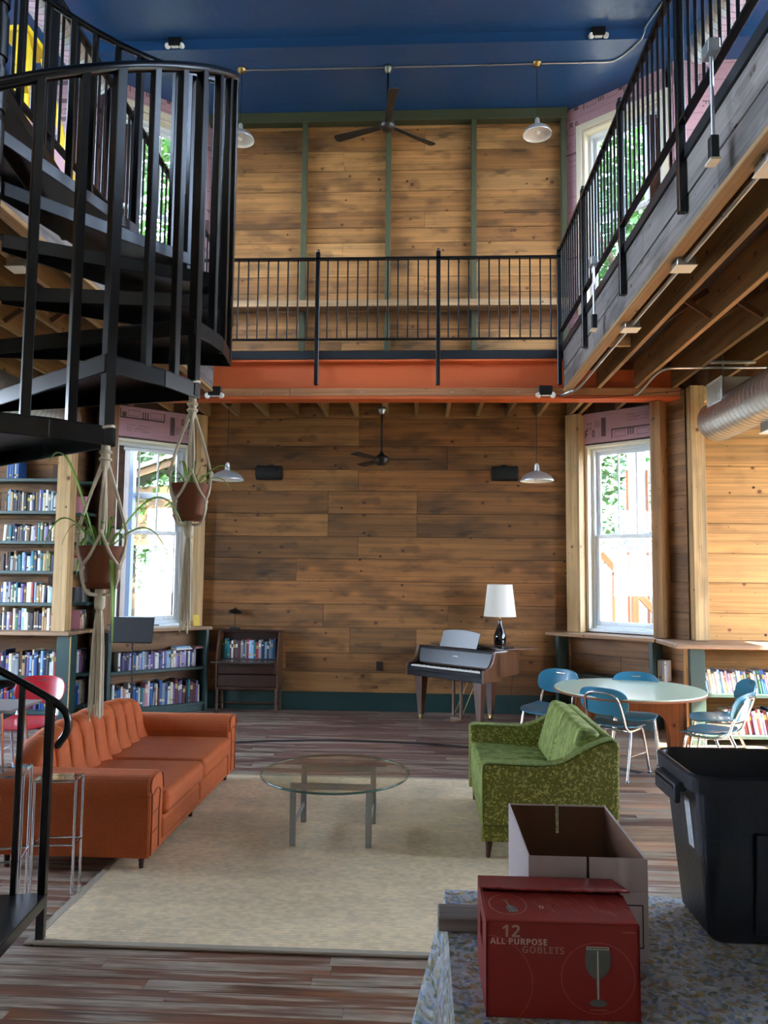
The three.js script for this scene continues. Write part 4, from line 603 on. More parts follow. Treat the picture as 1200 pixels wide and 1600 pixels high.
const redTop = redT((g, W, H) => { g.fillStyle = '#b04438'; g.globalAlpha = 0.55; g.fillRect(0, 0, W, H); g.globalAlpha = 1;
  g.strokeStyle = '#d8b3a8'; g.lineWidth = 4; g.beginPath(); g.ellipse(170, 250, 130, 170, 0, 0, 7); g.stroke(); g.save(); g.translate(175, 260); g.rotate(2.9); g.scale(1, 1.2); gob(g, 0, 10, 105, '#7d8583'); g.restore();
  g.strokeStyle = '#3a0c10'; g.lineWidth = 5; g.beginPath(); g.moveTo(405, 380); g.bezierCurveTo(450, 340, 480, 300, 500, 220); g.stroke(); g.strokeStyle = '#e6d8d0'; g.lineWidth = 8; g.strokeRect(390, 260, 22, 40); g.strokeStyle = 'rgba(230,190,180,0.6)'; g.lineWidth = 3; for (let k = 0; k < 22; k++) { const x = rr(330, 1000), y = rr(20, 350); g.beginPath(); g.moveTo(x, y); g.lineTo(x + rr(20, 90), y + rr(40, 160)); g.stroke(); }
});
const uv01 = (g, ax, ay, x0, x1, y0, y1) => { const p = g.attributes.position, uv = g.attributes.uv, k = 'xyz'; for (let i = 0; i < p.count; i++) { const P = { x: p.getX(i), y: p.getY(i), z: p.getZ(i) }; uv.setXY(i, (P[ax] - x0) / (x1 - x0), (P[ay] - y0) / (y1 - y0)); } return g; };
const redPlain = redT(), kraft = mat({ color: 0x9a6a4a, roughness: 0.85 });
{
  const X0 = 0.521, X1 = 0.839, Z0 = 7.1, Z1 = 7.337, H = 0.192, t = 0.004, o = thing('red_carton', 'red cardboard carton for twelve goblets with worn open top on the floral cloth', 'cardboard box', [X0, TY + 0.0015, Z0]), W = X1 - X0, D = Z1 - Z0;
  part('front_panel', [uv01(clean(bx(0, W, 0, H, D - t, D, 0.0015)), 'x', 'y', 0, W, 0, H)], redFront, o, 'front printed with goblet');
  part('back_panel', [clean(bx(0, W, 0, H, 0, t, 0.001))], redPlain, o); part('bottom_panel', [bx(t, W - t, 0, t, t, D - t, 0)], kraft, o);
  const hs = new THREE.Shape([[0, 0], [D, 0], [D, H], [0, H]].map(([a, b]) => new THREE.Vector2(a, b)));
  for (const x of [0, W - t]) part('side_panel', [extr(hs.clone(), t, 0, [[[D * 0.33, H * 0.5], [D * 0.62, H * 0.5], [D * 0.62, H * 0.78], [D * 0.33, H * 0.78]]]).rotateY(-Math.PI / 2).translate(x + t, 0, 0)], redPlain, o, 'side with a hand hole');
  part('front_flap', [uv01(clean(xf(bx(0.002, W - 0.002, 0, 0.0035, -D * 0.52, 0, 0.001), { p: [0, H, D - 0.002], r: [0.06, 0, 0] })), 'x', 'z', 0, W, D, D * 0.44)], redTop, o, 'front top flap with goblet print');
  const tornPts = [[0, 0], [W, 0]]; seed = 9; for (let k = 0; k <= 26; k++) tornPts.push([W + 0.012 - (W + 0.012) * k / 26, D * 0.50 + 0.012 * (rnd() - 0.5) * (k % 26 ? 1 : 0)]);
  part('rear_flap', [extr(tornPts, 0.0035, 0).rotateX(Math.PI / 2).translate(0, 0.0035, 0).applyMatrix4(new THREE.Matrix4().makeRotationX(-0.16)).translate(0, H, 0.002)], redPlain, o, 'lifted rear flap with torn edge');
  for (const s of [0, 1]) part('side_flap', [xf(bx(0.004, 0.09, 0, 0.003, 0.01, D - 0.01, 0.001), { p: [s ? W - 0.002 : 0.002, H - 0.008, s ? D : 0], r: [0, s ? Math.PI : 0, -0.16] })], kraft, o);
}
{ // white open carton
  const X0 = 0.645, X1 = 0.93, Z0 = 6.66, Z1 = 7.085, H = 0.238, t = 0.004, o = thing('white_carton', 'tall open white cardboard box with raised slit flaps standing behind the red carton', 'cardboard box', [X0, TY + 0.0015, Z0]), W = X1 - X0, D = Z1 - Z0;
  const m = mat({ color: 0xb0a3a2, roughness: 0.8 }), inn = mat({ color: 0x6b4a36, roughness: 0.9 });
  const yF = 0.16;
  part('front_panel', [bx(0, W, 0, yF, D - t, D, 0.001)], m, o); part('back_panel', [bx(0, W, 0, yF, 0, t, 0.001)], m, o); for (const x of [0, W - t]) part('side_panel', [bx(x, x + t, 0, H, t, D - t, 0.001)], m, o); part('bottom_panel', [bx(t, W - t, 0, t, t, D - t, 0)], inn, o);
  for (const z of [0, D - t]) for (const [a, b] of [[0, W / 2 - 0.003], [W / 2 + 0.003, W]]) part('raised_flap', [bx(a, b, yF + 0.0006, H, z, z + t, 0.001)], m, o);
  part('lining', [bx(t, W - t, t, yF - 0.004, t, t + 0.001, 0), bx(t, W / 2 - 0.004, yF - 0.004, H - 0.004, t, t + 0.001, 0), bx(W / 2 + 0.004, W - t, yF - 0.004, H - 0.004, t, t + 0.001, 0), bx(t, W - t, t, yF, D - t - 0.001, D - t, 0), bx(t, t + 0.001, t, H - 0.004, t + 0.001, D - t - 0.001, 0), bx(W - t - 0.001, W - t, t, H - 0.004, t + 0.001, D - t - 0.001, 0)], inn, o, 'brown cardboard inside');
  const pr = (x0, x1, y0, y1) => bx(x0, x1, y0, y1, D, D + 0.0006, 0), dk = mat({ color: 0x3a2f33, roughness: 0.8 }); part('printed_frame', [pr(W - 0.055, W - 0.012, 0.128, 0.131), pr(W - 0.015, W - 0.012, 0.03, 0.128), pr(W - 0.055, W - 0.012, 0.03, 0.033)], dk, o);
}
{ // black tote
  const o = thing('storage_bin', 'large black plastic storage bin without lid at the right edge of the table', 'bin', [1.365, TY + 0.0015, 6.86]), blk = mat({ color: 0x141a26, roughness: 0.42, bumpMap: velB, bumpScale: 0.0008 });
  const ring = (hw, hd, r, y, n = 10) => { const p = []; for (let c = 0; c < 4; c++) for (let k = 0; k <= n; k++) { const a = (c + k / n) * Math.PI / 2, cx = [1, -1, -1, 1][c] * (hw - r), cz = [1, 1, -1, -1][c] * (hd - r); p.push([cx + r * Math.cos(a), y, cz + r * Math.sin(a)]); } return p; };
  const loft = (rs, capB) => { const pos = [], idx = [], n = rs[0].length; rs.forEach((r) => r.forEach((p) => pos.push(...p))); for (let j = 0; j + 1 < rs.length; j++) for (let i = 0; i < n; i++) { const a = j * n + i, b = j * n + (i + 1) % n, c = a + n, d = b + n; idx.push(a, c, b, b, c, d); } if (capB) { for (const j of [capB]) for (let i = 1; i + 1 < n; i++) idx.push(j * n, j * n + i, j * n + i + 1); } const g = new THREE.BufferGeometry(); g.setAttribute('position', new THREE.Float32BufferAttribute(pos, 3)); g.setIndex(idx); return clean(toCreasedNormals(g, 0.6)); };
  const Hh = 0.42, w0 = 0.25, d0 = 0.125, w1 = 0.295, d1 = 0.165;
  part('body', [loft([ring(0.02, 0.01, 0.005, 0.006), ring(w0 - 0.01, d0 - 0.01, 0.03, 0.0), ring(w0, d0, 0.035, 0.012), ring(w0 + 0.012, d0 + 0.012, 0.04, 0.14), ring(w1 - 0.012, d1 - 0.012, 0.05, Hh - 0.05), ring(w1 + 0.006, d1 + 0.006, 0.055, Hh - 0.045), ring(w1 + 0.008, d1 + 0.008, 0.055, Hh - 0.006), ring(w1 + 0.002, d1 + 0.002, 0.053, Hh), ring(w1 - 0.006, d1 - 0.006, 0.05, Hh - 0.003), ring(w1 - 0.016, d1 - 0.016, 0.048, Hh - 0.05), ring(w0 - 0.004, d0 - 0.004, 0.033, 0.014), ring(0.02, 0.01, 0.005, 0.012)])], blk, o);
  for (const s of [-1, 1]) part('handle', [rbox(s > 0 ? w1 - 0.005 : -w1 - 0.03, s > 0 ? w1 + 0.03 : -w1 + 0.005, Hh - 0.062, Hh - 0.036, -0.08, 0.09, 0.01), rbox(s > 0 ? w1 + 0.014 : -w1 - 0.03, s > 0 ? w1 + 0.03 : -w1 - 0.014, Hh - 0.09, Hh - 0.04, -0.08, 0.09, 0.007)], blk, o);
  part('raised_panel', [xf(rbox(-0.15, 0.2, 0, 0.25, 0, 0.008, 0.004), { p: [0, 0.03, d0 + 0.004], r: [0.105, 0, 0] })], blk, o);
  const st = canvasTex(64, 256, (g, W, H) => { g.fillStyle = '#b9c0c6'; g.fillRect(0, 0, W, H); g.fillStyle = '#8a929a'; for (let k = 0; k < 18; k++) g.fillRect(8 + (k % 3) * 4, 10 + k * 13, 20 + (k * 7) % 24, 5); });
  part('sticker', [xf(bx(-0.0006, 0.0006, -0.0625, 0.0625, -0.019, 0.019, 0), { p: [-0.2755, 0.275, 0.05], r: [0, 0, 0.091] })].map((g) => { const p = g.attributes.position, uv = g.attributes.uv; for (let i = 0; i < p.count; i++) uv.setXY(i, (p.getZ(i) - 0.031) / 0.038, (p.getY(i) - 0.2125) / 0.125); return g; }), mat({ map: st, roughness: 0.5 }), o, 'pale worn label');
}
single('wood_offcut', 'short grey weathered board end sticking out past the red carton over the table edge', 'board', [bx(0, 0.19, 0, 0.036, 0, 0.085, 0.003, 'x', 0.3, 0.4)], M.weathered, [0.43, TY + 0.0015, 6.88]);
single('paper_sheet', 'white paper corner lying on the floral cloth at the right edge', 'paper', [bx(0, 0.2, 0, 0.0008, 0, 0.15, 0)], M.white, [1.185, TY + 0.0025, 7.14], -0.4);
// ---------------------------------------------------------------- chrome stands, small tables and red chair at the left
function stand(label, [x, z], turn, w, d, h) {
  const o = thing('plant_stand', label, 'stand', [x, 0, z], turn, 'chrome stands by the stair'), r = 0.0065;
  part('glass_shelf', [bx(-w / 2, w / 2, h, h + 0.006, -d / 2, d / 2, 0.001)], phys({ color: C(0.9, 0.96, 0.95), transmission: 1, roughness: 0, thickness: 0, ior: 1.5 }), o);
  for (const s of [-1, 1]) for (const q of [-1, 1]) part('leg', [rod([s * (w / 2 - r), 0, q * (d / 2 - r)], [s * (w / 2 - r), h, q * (d / 2 - r)], r, 10)], M.chrome, o);
  const fr = (y) => { const a = w / 2 - r, b = d / 2 - r; return [rod([-a, y, -b], [a, y, -b], r * 0.8), rod([-a, y, b], [a, y, b], r * 0.8), rod([-a, y, -b], [-a, y, b], r * 0.8), rod([a, y, -b], [a, y, b], r * 0.8)]; };
  part('top_ring', fr(h - r), M.chrome, o); part('stretcher', fr(h * 0.42), M.chrome, o); return o;
}
stand('low chrome stand with glass top in front of the orange sofa arm', [-1.455, 5.11], 0.12, 0.215, 0.13, 0.545);
stand('tall chrome stand with glass top behind the stair newel post', [-1.62, 5.47], 0.3, 0.34, 0.20, 0.66);
stand('chrome stand with glass top at the left edge behind the stair balusters', [-1.93, 5.32], -0.1, 0.26, 0.2, 0.78);
function cafeTable(label, [x, z], turn, w, d, h) { const o = thing('cafe_table', label, 'table', [x, 0, z], turn); part('top', [rbox(-w / 2, w / 2, h - 0.022, h, -d / 2, d / 2, 0.008)], phys({ color: 0x77706d, roughness: 0.3 }), o); for (const s of [-1, 1]) for (const q of [-1, 1]) part('leg', [rod([s * (w / 2 - 0.1), h - 0.02, q * (d / 2 - 0.08)], [s * (w / 2 - 0.04), 0, q * (d / 2 - 0.04)], 0.011, 10)], M.chrome, o); return o; }
cafeTable('grey topped table behind the orange sofa, in front of the red chair', [-2.9, 3.56], 0.0, 0.9, 0.46, 0.63);
cafeTable('lower grey topped table beside the orange sofa at the left edge', [-2.78, 4.22], 0.0, 0.8, 0.44, 0.52);
schoolChair('red shell school chair behind the grey table at the left bookcase', redShell, [-2.74, 0, 2.98], 0.1);
M.matt = mat({ color: 0x08080a, roughness: 0.75 });
// ---------------------------------------------------------------- music stand
{
  const o = thing('music_stand', 'black music stand in front of the left window shelves', 'music stand', [-2.42, 0, 1.62]);
  part('desk', [xf(new RoundedBoxGeometry(0.43, 0.245, 0.012, 2, 0.005), { r: [-0.22, 0, 0], p: [0, 1.03, 0.06] })], M.matt, o); part('lip', [bx(-0.215, 0.215, 0.905, 0.913, 0.082, 0.125, 0.002)], M.blackPlastic, o); part('arm', [bar([-0.26, 1.07, 0.03], [0.26, 1.075, 0.03], 0.006, 0.01)], M.blackPlastic, o);
  part('pole', [rod([0, 0.42, 0], [0, 1.0, 0.03], 0.009, 12), rod([0, 0.05, 0], [0, 0.5, 0], 0.013, 12)], M.blackPlastic, o); part('clamp', [rod([-0.02, 0.5, 0], [0.035, 0.5, 0], 0.012, 10)], M.blackPlastic, o);
  for (let k = 0; k < 3; k++) { const a = k * 2.094 + 0.5; part('leg', [bar([0, 0.12, 0], [0.26 * Math.cos(a), 0.008, 0.26 * Math.sin(a)], 0.016, 0.008)], M.blackPlastic, o); }
}
// ---------------------------------------------------------------- macrame hangers with spider plants
const cordT = tex(64, 64, (u, v) => { const k = 0.86 + 0.14 * Math.sin((u * 4 + v * 6) * Math.PI * 2); return [1.0 * k, 0.945 * k, 0.84 * k]; }, { rep: [1, 24] });
const cord = mat({ map: cordT, roughness: 0.95 }), terracotta = mat({ color: 0x7c4529, roughness: 0.75 }), terraIn = mat({ color: 0x3a2a1e, roughness: 1 });
const leafM = phys({ color: 0xdcebb0, roughness: 0.5, side: THREE.DoubleSide, transmission: 0.45, thickness: 0, map: tex(32, 64, (u) => { const e = Math.abs(u - 0.5) * 2; return mixc([0.80, 0.9, 0.58], [0.42, 0.62, 0.25], ss(0.35, 0.7, e)); }) });
const leafD = phys({ color: 0x6f9a4c, roughness: 0.5, side: THREE.DoubleSide, transmission: 0.25, thickness: 0 });
function hanger(label, plantLabel, hk, potY, R, knotY, tailY, leaves, sd) {
  const [hx, hz] = stairAt(hk, ST.R - 0.012), top = hk * ST.r - 0.06; seed = sd;
  const o = thing('macrame_hanger', label, 'plant hanger', [hx, top, hz], 0, 'macrame hangers under the stair'); const Y = (y) => y - top, rim = Y(potY), bot = Y(potY - R * 1.72);
  const T = (a, r, y) => [r * Math.cos(a), y, r * Math.sin(a)];
  const k = part('knot', [capped([[0, 0.07, 0], [0, -0.05, 0]], 0.012, 10), new THREE.TorusGeometry(0.013, 0.005, 6, 14).rotateX(Math.PI / 2).translate(0, -0.01, 0), new THREE.TorusGeometry(0.013, 0.005, 6, 14).rotateX(Math.PI / 2).translate(0, -0.03, 0)], cord, o);
  part('loop', [new THREE.TorusGeometry(0.02, 0.004, 8, 20).rotateX(Math.PI / 2).rotateZ(0.3).translate(0, 0.055, 0)], cord, o);
  for (let q = 0; q < 4; q++) { // four pairs of cords down to the net
    const a = q * Math.PI / 2 + 1.22;
    for (const e of [-1, 1]) part('cord', [tube([T(a, 0.006 + 0.002 * e, -0.04), T(a + e * 0.10, R * 0.72, rim + 0.11), T(a + e * 0.07, R * 1.02, rim + 0.04)], 0.0042, 6, 20)], cord, o);
    part('net_knot', [new THREE.SphereGeometry(0.008, 8, 6).translate(...T(a, R * 1.04, rim + 0.035))], cord, o); part('net_knot', [new THREE.SphereGeometry(0.008, 8, 6).translate(...T(a + Math.PI / 4, R * 1.06, rim - R * 0.95))], cord, o);
    for (const e of [-1, 1]) part('cord', [tube([T(a, R * 1.04, rim + 0.035), T(a + e * 0.4, R * 1.02, rim - R * 0.35), T(a + e * Math.PI / 4, R * 1.06, rim - R * 0.95), T(a + e * Math.PI / 4, R * 1.02, rim - R * 1.5), T(a + e * Math.PI / 4, R * 0.7, bot - 0.022), [0, Y(knotY), 0]], 0.0042, 6, 36)], cord, o);
  }
  part('knot', [capped([[0, Y(knotY) + 0.012, 0], [0, Y(knotY) - 0.03, 0]], 0.014, 10)], cord, o);
  const tail = []; for (let q = 0; q < 18; q++) { const a = q * 2.4, r = 0.004 + 0.011 * Math.sqrt(q / 18), l = Y(tailY) + rr(-0.02, 0.03); tail.push(tube([[0.3 * r * Math.cos(a), Y(knotY) - 0.02, 0.3 * r * Math.sin(a)], [r * Math.cos(a), lerp(Y(knotY), l, 0.4), r * Math.sin(a)], [r * 1.3 * Math.cos(a), l, r * 1.3 * Math.sin(a)]], 0.0025, 5, 10)); }
  part('tassel', tail, cord, o).userData.kind = 'stuff';
  const p = thing('spider_plant', plantLabel, 'potted plant', [hx, potY - R * 1.7, hz]); const h = R * 1.7;
  part('pot', [lathe([[0, 0], [R * 0.62, 0], [R * 0.66, 0.003], [R * 0.86, h * 0.70], [R * 0.96, h * 0.71], [R, h * 0.99], [R * 0.98, h], [R * 0.92, h], [R * 0.86, h * 0.8], [0, h * 0.8]], 36)], terracotta, p); part('saucer', [lathe([[0, -0.012], [R * 0.7, -0.012], [R * 0.86, 0.006], [R * 0.82, 0.006], [R * 0.66, -0.004], [0, -0.004]], 30)], terracotta, p); part('soil', [new THREE.CylinderGeometry(R * 0.86, R * 0.8, 0.01, 24).translate(0, h * 0.86, 0)], terraIn, p);
  for (const [az, len, rise, droop, wdt, dk] of leaves) {
    const pts = 22, f = (u, v) => { const t = v, r = len * (t - 0.12 * t * t), y = h * 0.86 + rise * Math.sin(t * Math.PI * 0.62) - droop * t * t * t, w = wdt * Math.pow(Math.sin(Math.PI * clamp(0.08 + t * 0.92, 0, 1)), 0.6) * (u - 0.5), a = az + 0.15 * t, fold = Math.abs(u - 0.5) * wdt * 0.5; return [0.012 * Math.cos(az) + r * Math.cos(a) - w * Math.sin(a), y + fold, 0.012 * Math.sin(az) + r * Math.sin(a) + w * Math.cos(a)]; };
    part('leaf', [surf(f, 4, pts)], dk ? leafD : leafM, p);
  }
}
const lv = (n, L, sd) => { seed = sd; return Array.from({ length: n }, (_, k) => [k * 2.4 + rr(-0.3, 0.3), rr(0.04, L), rr(0.05, 0.10), rr(-0.02, 0.08), rr(0.009, 0.013), rnd() < 0.3]); };
hanger('long macrame hanger with tassel hanging from the lower stair tread, nearer the sofa', 'spider plant in terracotta pot with long arching leaves, lower left of the two', 10, 1.665, 0.06, 1.535, 1.22, [[-0.1, 0.25, 0.19, 0.14, 0.018, 0], [-0.35, 0.18, 0.09, 0.09, 0.017, 0], [3.2, 0.19, 0.28, 0.02, 0.015, 0], [3.0, 0.17, 0.12, 0.11, 0.015, 0], [0.55, 0.07, 0.04, 0.30, 0.019, 0], [3.6, 0.12, 0.06, 0.13, 0.016, 0], [2.6, 0.1, 0.09, 0.07, 0.014, 0], [2.9, 0.07, 0.1, 0.05, 0.013, 0], ...lv(9, 0.08, 5)], 21);
hanger('macrame hanger with long tassel hanging from the next tread, in front of the left window', 'spider plant in terracotta pot, the higher one nearer the window', 11, 1.868, 0.06, 1.745, 1.43, [[0.1, 0.15, 0.08, 0.03, 0.013, 0], [3.1, 0.12, 0.12, 0.09, 0.011, 1], [-0.3, 0.13, 0.05, 0.05, 0.012, 0], [3.4, 0.09, 0.05, 0.06, 0.011, 1], ...lv(8, 0.06, 9)], 33);
// ---------------------------------------------------------------- bookcases
function bookcase(label, place, parts) { const o = thing('bookcase', label, 'bookcase', place[0], place[1]); for (const [n, g, m] of parts) part(n, [g], m, o); return o; }
const SY = [2.57, 2.225, 1.905, 1.59, 1.255];                          // upper shelf tops at the left
const shelfT = 0.034;
bookcase('tall green bookcase on the left wall beside the pale corner post', [[-4.2, 0, 0.9], 0], [
  ...[2.9, ...SY].map((y) => ['shelf', bx(-1.2, 0.76, y - shelfT, y, 0, 0.25, 0.003), M.green]),
  ['side_panel', bx(-1.24, -1.2, 0, 3.3, 0, 0.25, 0.003), M.green], ['ledge', bx(-1.24, 0.99, 0.928, 0.965, 0, 0.42, 0.005, 'x', 0.4, 0.1), M.ledge],
  ...[0.5, 0.155].map((y) => ['shelf', bx(-1.2, 0.84, y - shelfT, y, 0, 0.36, 0.003), M.green]), ['kick_board', bx(-1.2, 0.84, 0, 0.118, 0.2, 0.22, 0.003), M.green],
  ['end_panel', bx(0.845, 0.985, 0.0, 0.926, 0.2, 0.375, 0.004), M.green], ['edge_trim', bx(0.985, 0.995, 0.0, 0.926, 0.36, 0.377, 0.001), M.stud]]);
bookcase('narrow shelves receding behind the pale post beside the left window', [[-3.42, 0, 0.9], Math.PI / 2], [
  ...SY.map((y) => ['shelf', bx(0.0, 0.84, y - shelfT, y, 0.02, 0.2, 0.003), M.green]), ['ledge', bx(-0.0, 0.85, 0.928, 0.965, 0.02, 0.25, 0.005, 'x'), M.ledge],
  ...[0.5, 0.155].map((y) => ['shelf', bx(0.0, 0.84, y - shelfT, y, 0.02, 0.22, 0.003), M.green])]);
bookcase('low green bookcase under the left window with a wooden ledge', [[-2.25, 0, 0], A40], [
  ['ledge', bx(-1.13, 0.05, 0.926, 0.965, 0.0, 0.27, 0.005, 'x', 0.1, 0.3), M.ledge], ...[0.51, 0.105].map((y) => ['shelf', bx(-1.09, -0.012, y - shelfT, y, 0.0, 0.235, 0.003), M.green]),
  ['side_panel', bx(-0.012, 0.02, 0, 0.925, 0.0, 0.245, 0.003), M.green], ['side_panel', bx(-1.13, -1.09, 0, 0.925, 0.0, 0.235, 0.003), M.green], ['kick_board', bx(-1.09, -0.012, 0, 0.07, 0.2, 0.22, 0.003), M.green]]);
bookcase('low green bookcase under the right window with an almost empty shelf', [[2.12, 0, 0], -A40], [
  ['ledge', bx(-0.16, 1.12, 0.912, 0.952, 0.0, 0.3, 0.005, 'x', 0.6, 0.3), M.ledge], ['shelf', bx(0.0, 1.04, 0.47, 0.505, 0.0, 0.24, 0.003), M.green], ['shelf', bx(0.0, 1.04, 0.07, 0.105, 0.0, 0.24, 0.003), M.green],
  ['side_panel', bx(-0.06, -0.02, 0, 0.91, 0.0, 0.245, 0.003), M.green], ['side_panel', bx(1.04, 1.08, 0, 0.91, 0.0, 0.245, 0.003), M.green], ['kick_board', bx(-0.02, 1.04, 0, 0.069, 0.2, 0.22, 0.003), M.green]]);
bookcase('green bookcase on the right wall below the sunlit ledge', [[3.15, 0, 0.9], 0], [
  ['ledge', bx(-0.34, 2.4, 0.910, 0.950, 0.0, 0.66, 0.005, 'x', 0.2, 0.8), M.ledge], ['end_panel', bx(-0.19, -0.05, 0, 0.908, 0.4, 0.6, 0.004), M.green], ['corner_strip', bx(-0.225, -0.19, 0, 0.908, 0.5, 0.54, 0.003), M.stud],
  ...[0.485, 0.1].map((y) => ['shelf', bx(-0.049, 2.36, y - shelfT, y, 0.0, 0.6, 0.003), M.green]), ['side_panel', bx(2.36, 2.4, 0, 0.908, 0, 0.6, 0.003), M.green]]);
// ---------------------------------------------------------------- books
const bookCols = [['white', 0xdcdcd6], ['cream', 0xd8ccae], ['grey', 0x8e9092], ['dark grey', 0x45474b], ['black', 0x17181b], ['navy', 0x1f2d52], ['blue', 0x2c5b9c], ['pale blue', 0x8fb4d2], ['teal', 0x1f6d78], ['green', 0x2f6b45], ['olive', 0x6b7040], ['red', 0xa3262b], ['maroon', 0x5f1e28], ['pink', 0xc98a93], ['purple', 0x6c5a96], ['lavender', 0xa59cc8], ['brown', 0x6b4a33], ['tan', 0xb08e62], ['orange', 0xcc6a2c], ['yellow', 0xd2b544]];
const bookMats = bookCols.map(([, c]) => mat({ color: c, roughness: 0.5 })), pageM = mat({ color: 0xd9d0ba, roughness: 0.9 }), bandM = [0xd8d2c0, 0x2a2a30, 0xb9a15a].map((c) => mat({ color: c, roughness: 0.5 }));
function bookGeo(v) { // unit book: x thickness, y height, z depth (spine at z = 1)
  const cov = [bx(0, 0.09, 0, 1, 0, 0.985, 0.004), bx(0.91, 1, 0, 1, 0, 0.985, 0.004)], n = 6, pos = [];
  const arc = (t) => [0.5 - 0.5 * Math.cos(t * Math.PI), 0.965 + 0.035 * Math.sin(t * Math.PI)];
  for (let k = 0; k < n; k++) { const [a, b] = arc(k / n), [c, d] = arc((k + 1) / n); pos.push(a, 0, b, c, 0, d, c, 1, d, a, 0, b, c, 1, d, a, 1, b); pos.push(0.5, 1, 0.94, a, 1, b, c, 1, d, 0.5, 0, 0.94, c, 0, d, a, 0, b); }
  const s = new THREE.BufferGeometry(); s.setAttribute('position', new THREE.Float32BufferAttribute(pos, 3)); s.computeVertexNormals(); cov.push(s);
  const pages = bx(0.09, 0.91, 0.02, 0.985, 0.02, 0.95, 0), y0 = [0.62, 0.15, 0.78][v], band = bx(0.12, 0.88, y0, y0 + [0.2, 0.1, 0.07][v], 0.97, 1.006, 0.0);
  const g = mergeGeometries([join(cov), clean(pages), clean(band)], true); return g;
}
const bookG = [0, 1, 2].map(bookGeo);
const ORD = 'first second third fourth fifth sixth seventh eighth ninth tenth eleventh twelfth thirteenth fourteenth fifteenth sixteenth seventeenth eighteenth nineteenth twentieth'.split(' '); const ord = (k) => k < 20 ? ORD[k] : k < 29 ? 'twenty-' + ORD[k - 20] : k === 29 ? 'thirtieth' : 'thirty-' + ORD[k - 30];
const ownM = {};
// a row along +u from start (on a shelf whose front faces `turn`)
function bookRow(where, group, start, turn, L, [h0, h1], depth, { sd = 1, pal = null, lean = 0.06, w = [0.017, 0.037], stuff = null } = {}) {
  seed = sd; const list = []; let u = 0;
  while (u < L) { const t = rr(...w); if (u + t > L) break; const hgt = rr(h0, h1), ln = lean > 0.1 ? lean : rnd() < 0.14 ? rr(-lean, lean) : 0; list.push([u, t, hgt, ln, pal ? pick(pal) : Math.floor(rnd() * bookCols.length), Math.floor(rnd() * 3)]); u += t + 0.0012 + (ln ? Math.abs(Math.sin(ln)) * hgt * (lean > 0.1 ? 0.0 : 0.8) + (lean > 0.1 ? t * 0.03 : 0) : 0); }
  const c = Math.cos(turn), s = Math.sin(turn);
  list.forEach(([u, t, hgt, ln, ci, v], k) => {
    const m = new THREE.Mesh(bookG[v], [bookMats[ci], pageM, bandM[(ci + v + k) % 3]]); if (!stuff) m.name = numbered('book');
    const dz = depth - rr(0, 0.018), uu = u + (ln < 0 ? 0 : 0);
    m.scale.set(t, hgt, dz * 0.92); m.rotation.order = 'YXZ'; m.rotation.set(0, turn, ln);
    const off = ln < 0 ? hgt * Math.sin(-ln) * 0 : Math.sin(ln) * hgt; // keep the lean inside its own gap
    const lx = uu + (ln > 0 && lean <= 0.1 ? off : 0), lift = ln < 0 ? Math.sin(-ln) * t : 0;
    m.position.set(start[0] + lx * c, start[1] + 0.0006 + lift, start[2] - lx * s);
    if (stuff) { m.updateMatrix(); const g = bookG[v].clone().applyMatrix4(m.matrix), n = g.attributes.position.count, col = new Float32Array(n * 3), cs = [bookMats[ci].color, pageM.color, bandM[(ci + v + k) % 3].color]; for (const gr of g.groups) for (let i = gr.start; i < gr.start + gr.count; i++) cs[gr.materialIndex].toArray(col, i * 3); g.setAttribute('color', new THREE.BufferAttribute(col, 3)); g.clearGroups(); stuff.push(g); return; }
    scene.add(m);
    tag(m, `${t > 0.025 ? 'thick' : 'slim'} ${bookCols[ci][0]} book, ${ord(k)} from the left ${where}`, 'book', group);
  });
  return list.length;
}
const greys = [0, 0, 1, 2, 3, 4, 5, 7, 8, 10, 13, 14, 15, 16, 17], mixed = [0, 0, 1, 1, 2, 3, 4, 5, 6, 7, 8, 9, 11, 12, 14, 15, 16, 17], pale = [0, 0, 0, 1, 1, 7, 2, 15, 17, 6, 11, 9, 18];
let nb = 0; const X0 = -4.08;
const leftRow = (y, name, sd, o = {}) => nb += bookRow(`on ${name}, tall left bookcase`, 'books in the tall left bookcase', [X0, y, 0.92], 0, o.L ?? 0.6, o.h ?? [0.15, 0.215], 0.185, { sd, pal: mixed, ...o });
leftRow(SY[0], 'the top shelf', 11, { L: 0.17, h: [0.19, 0.24], pal: [6, 0, 6, 7], lean: 0 });
leftRow(SY[1], 'the second shelf', 12, { h: [0.17, 0.235] }); leftRow(SY[2], 'the third shelf', 13, { h: [0.15, 0.21], pal: greys }); leftRow(SY[3], 'the fourth shelf', 14, { pal: greys }); leftRow(SY[4], 'the fifth shelf', 15, { lean: 0.09 });
leftRow(0.965, 'the wooden ledge', 16, { h: [0.16, 0.24] });
nb += bookRow('on the upper shelf below left ledge', 'books below the left ledge', [X0 - 0.05, 0.5, 0.96], 0, 0.74, [0.2, 0.27], 0.22, { sd: 17, pal: mixed });
nb += bookRow('on the bottom shelf below left ledge', 'books below the left ledge', [X0 - 0.05, 0.155, 0.96], 0, 0.74, [0.18, 0.24], 0.22, { sd: 18, pal: [5, 4, 6, 11, 0, 3, 14, 12, 8] });
const narrow = [];
const ret = (y, name, sd, L, h = [0.15, 0.2], o = {}) => nb += bookRow(`on ${name}, narrow left shelves`, 'books on the narrow receding shelves', [-3.4, y, 0.87], Math.PI / 2, L, h, 0.12, { sd, pal: mixed, w: [0.018, 0.036], stuff: narrow, ...o });
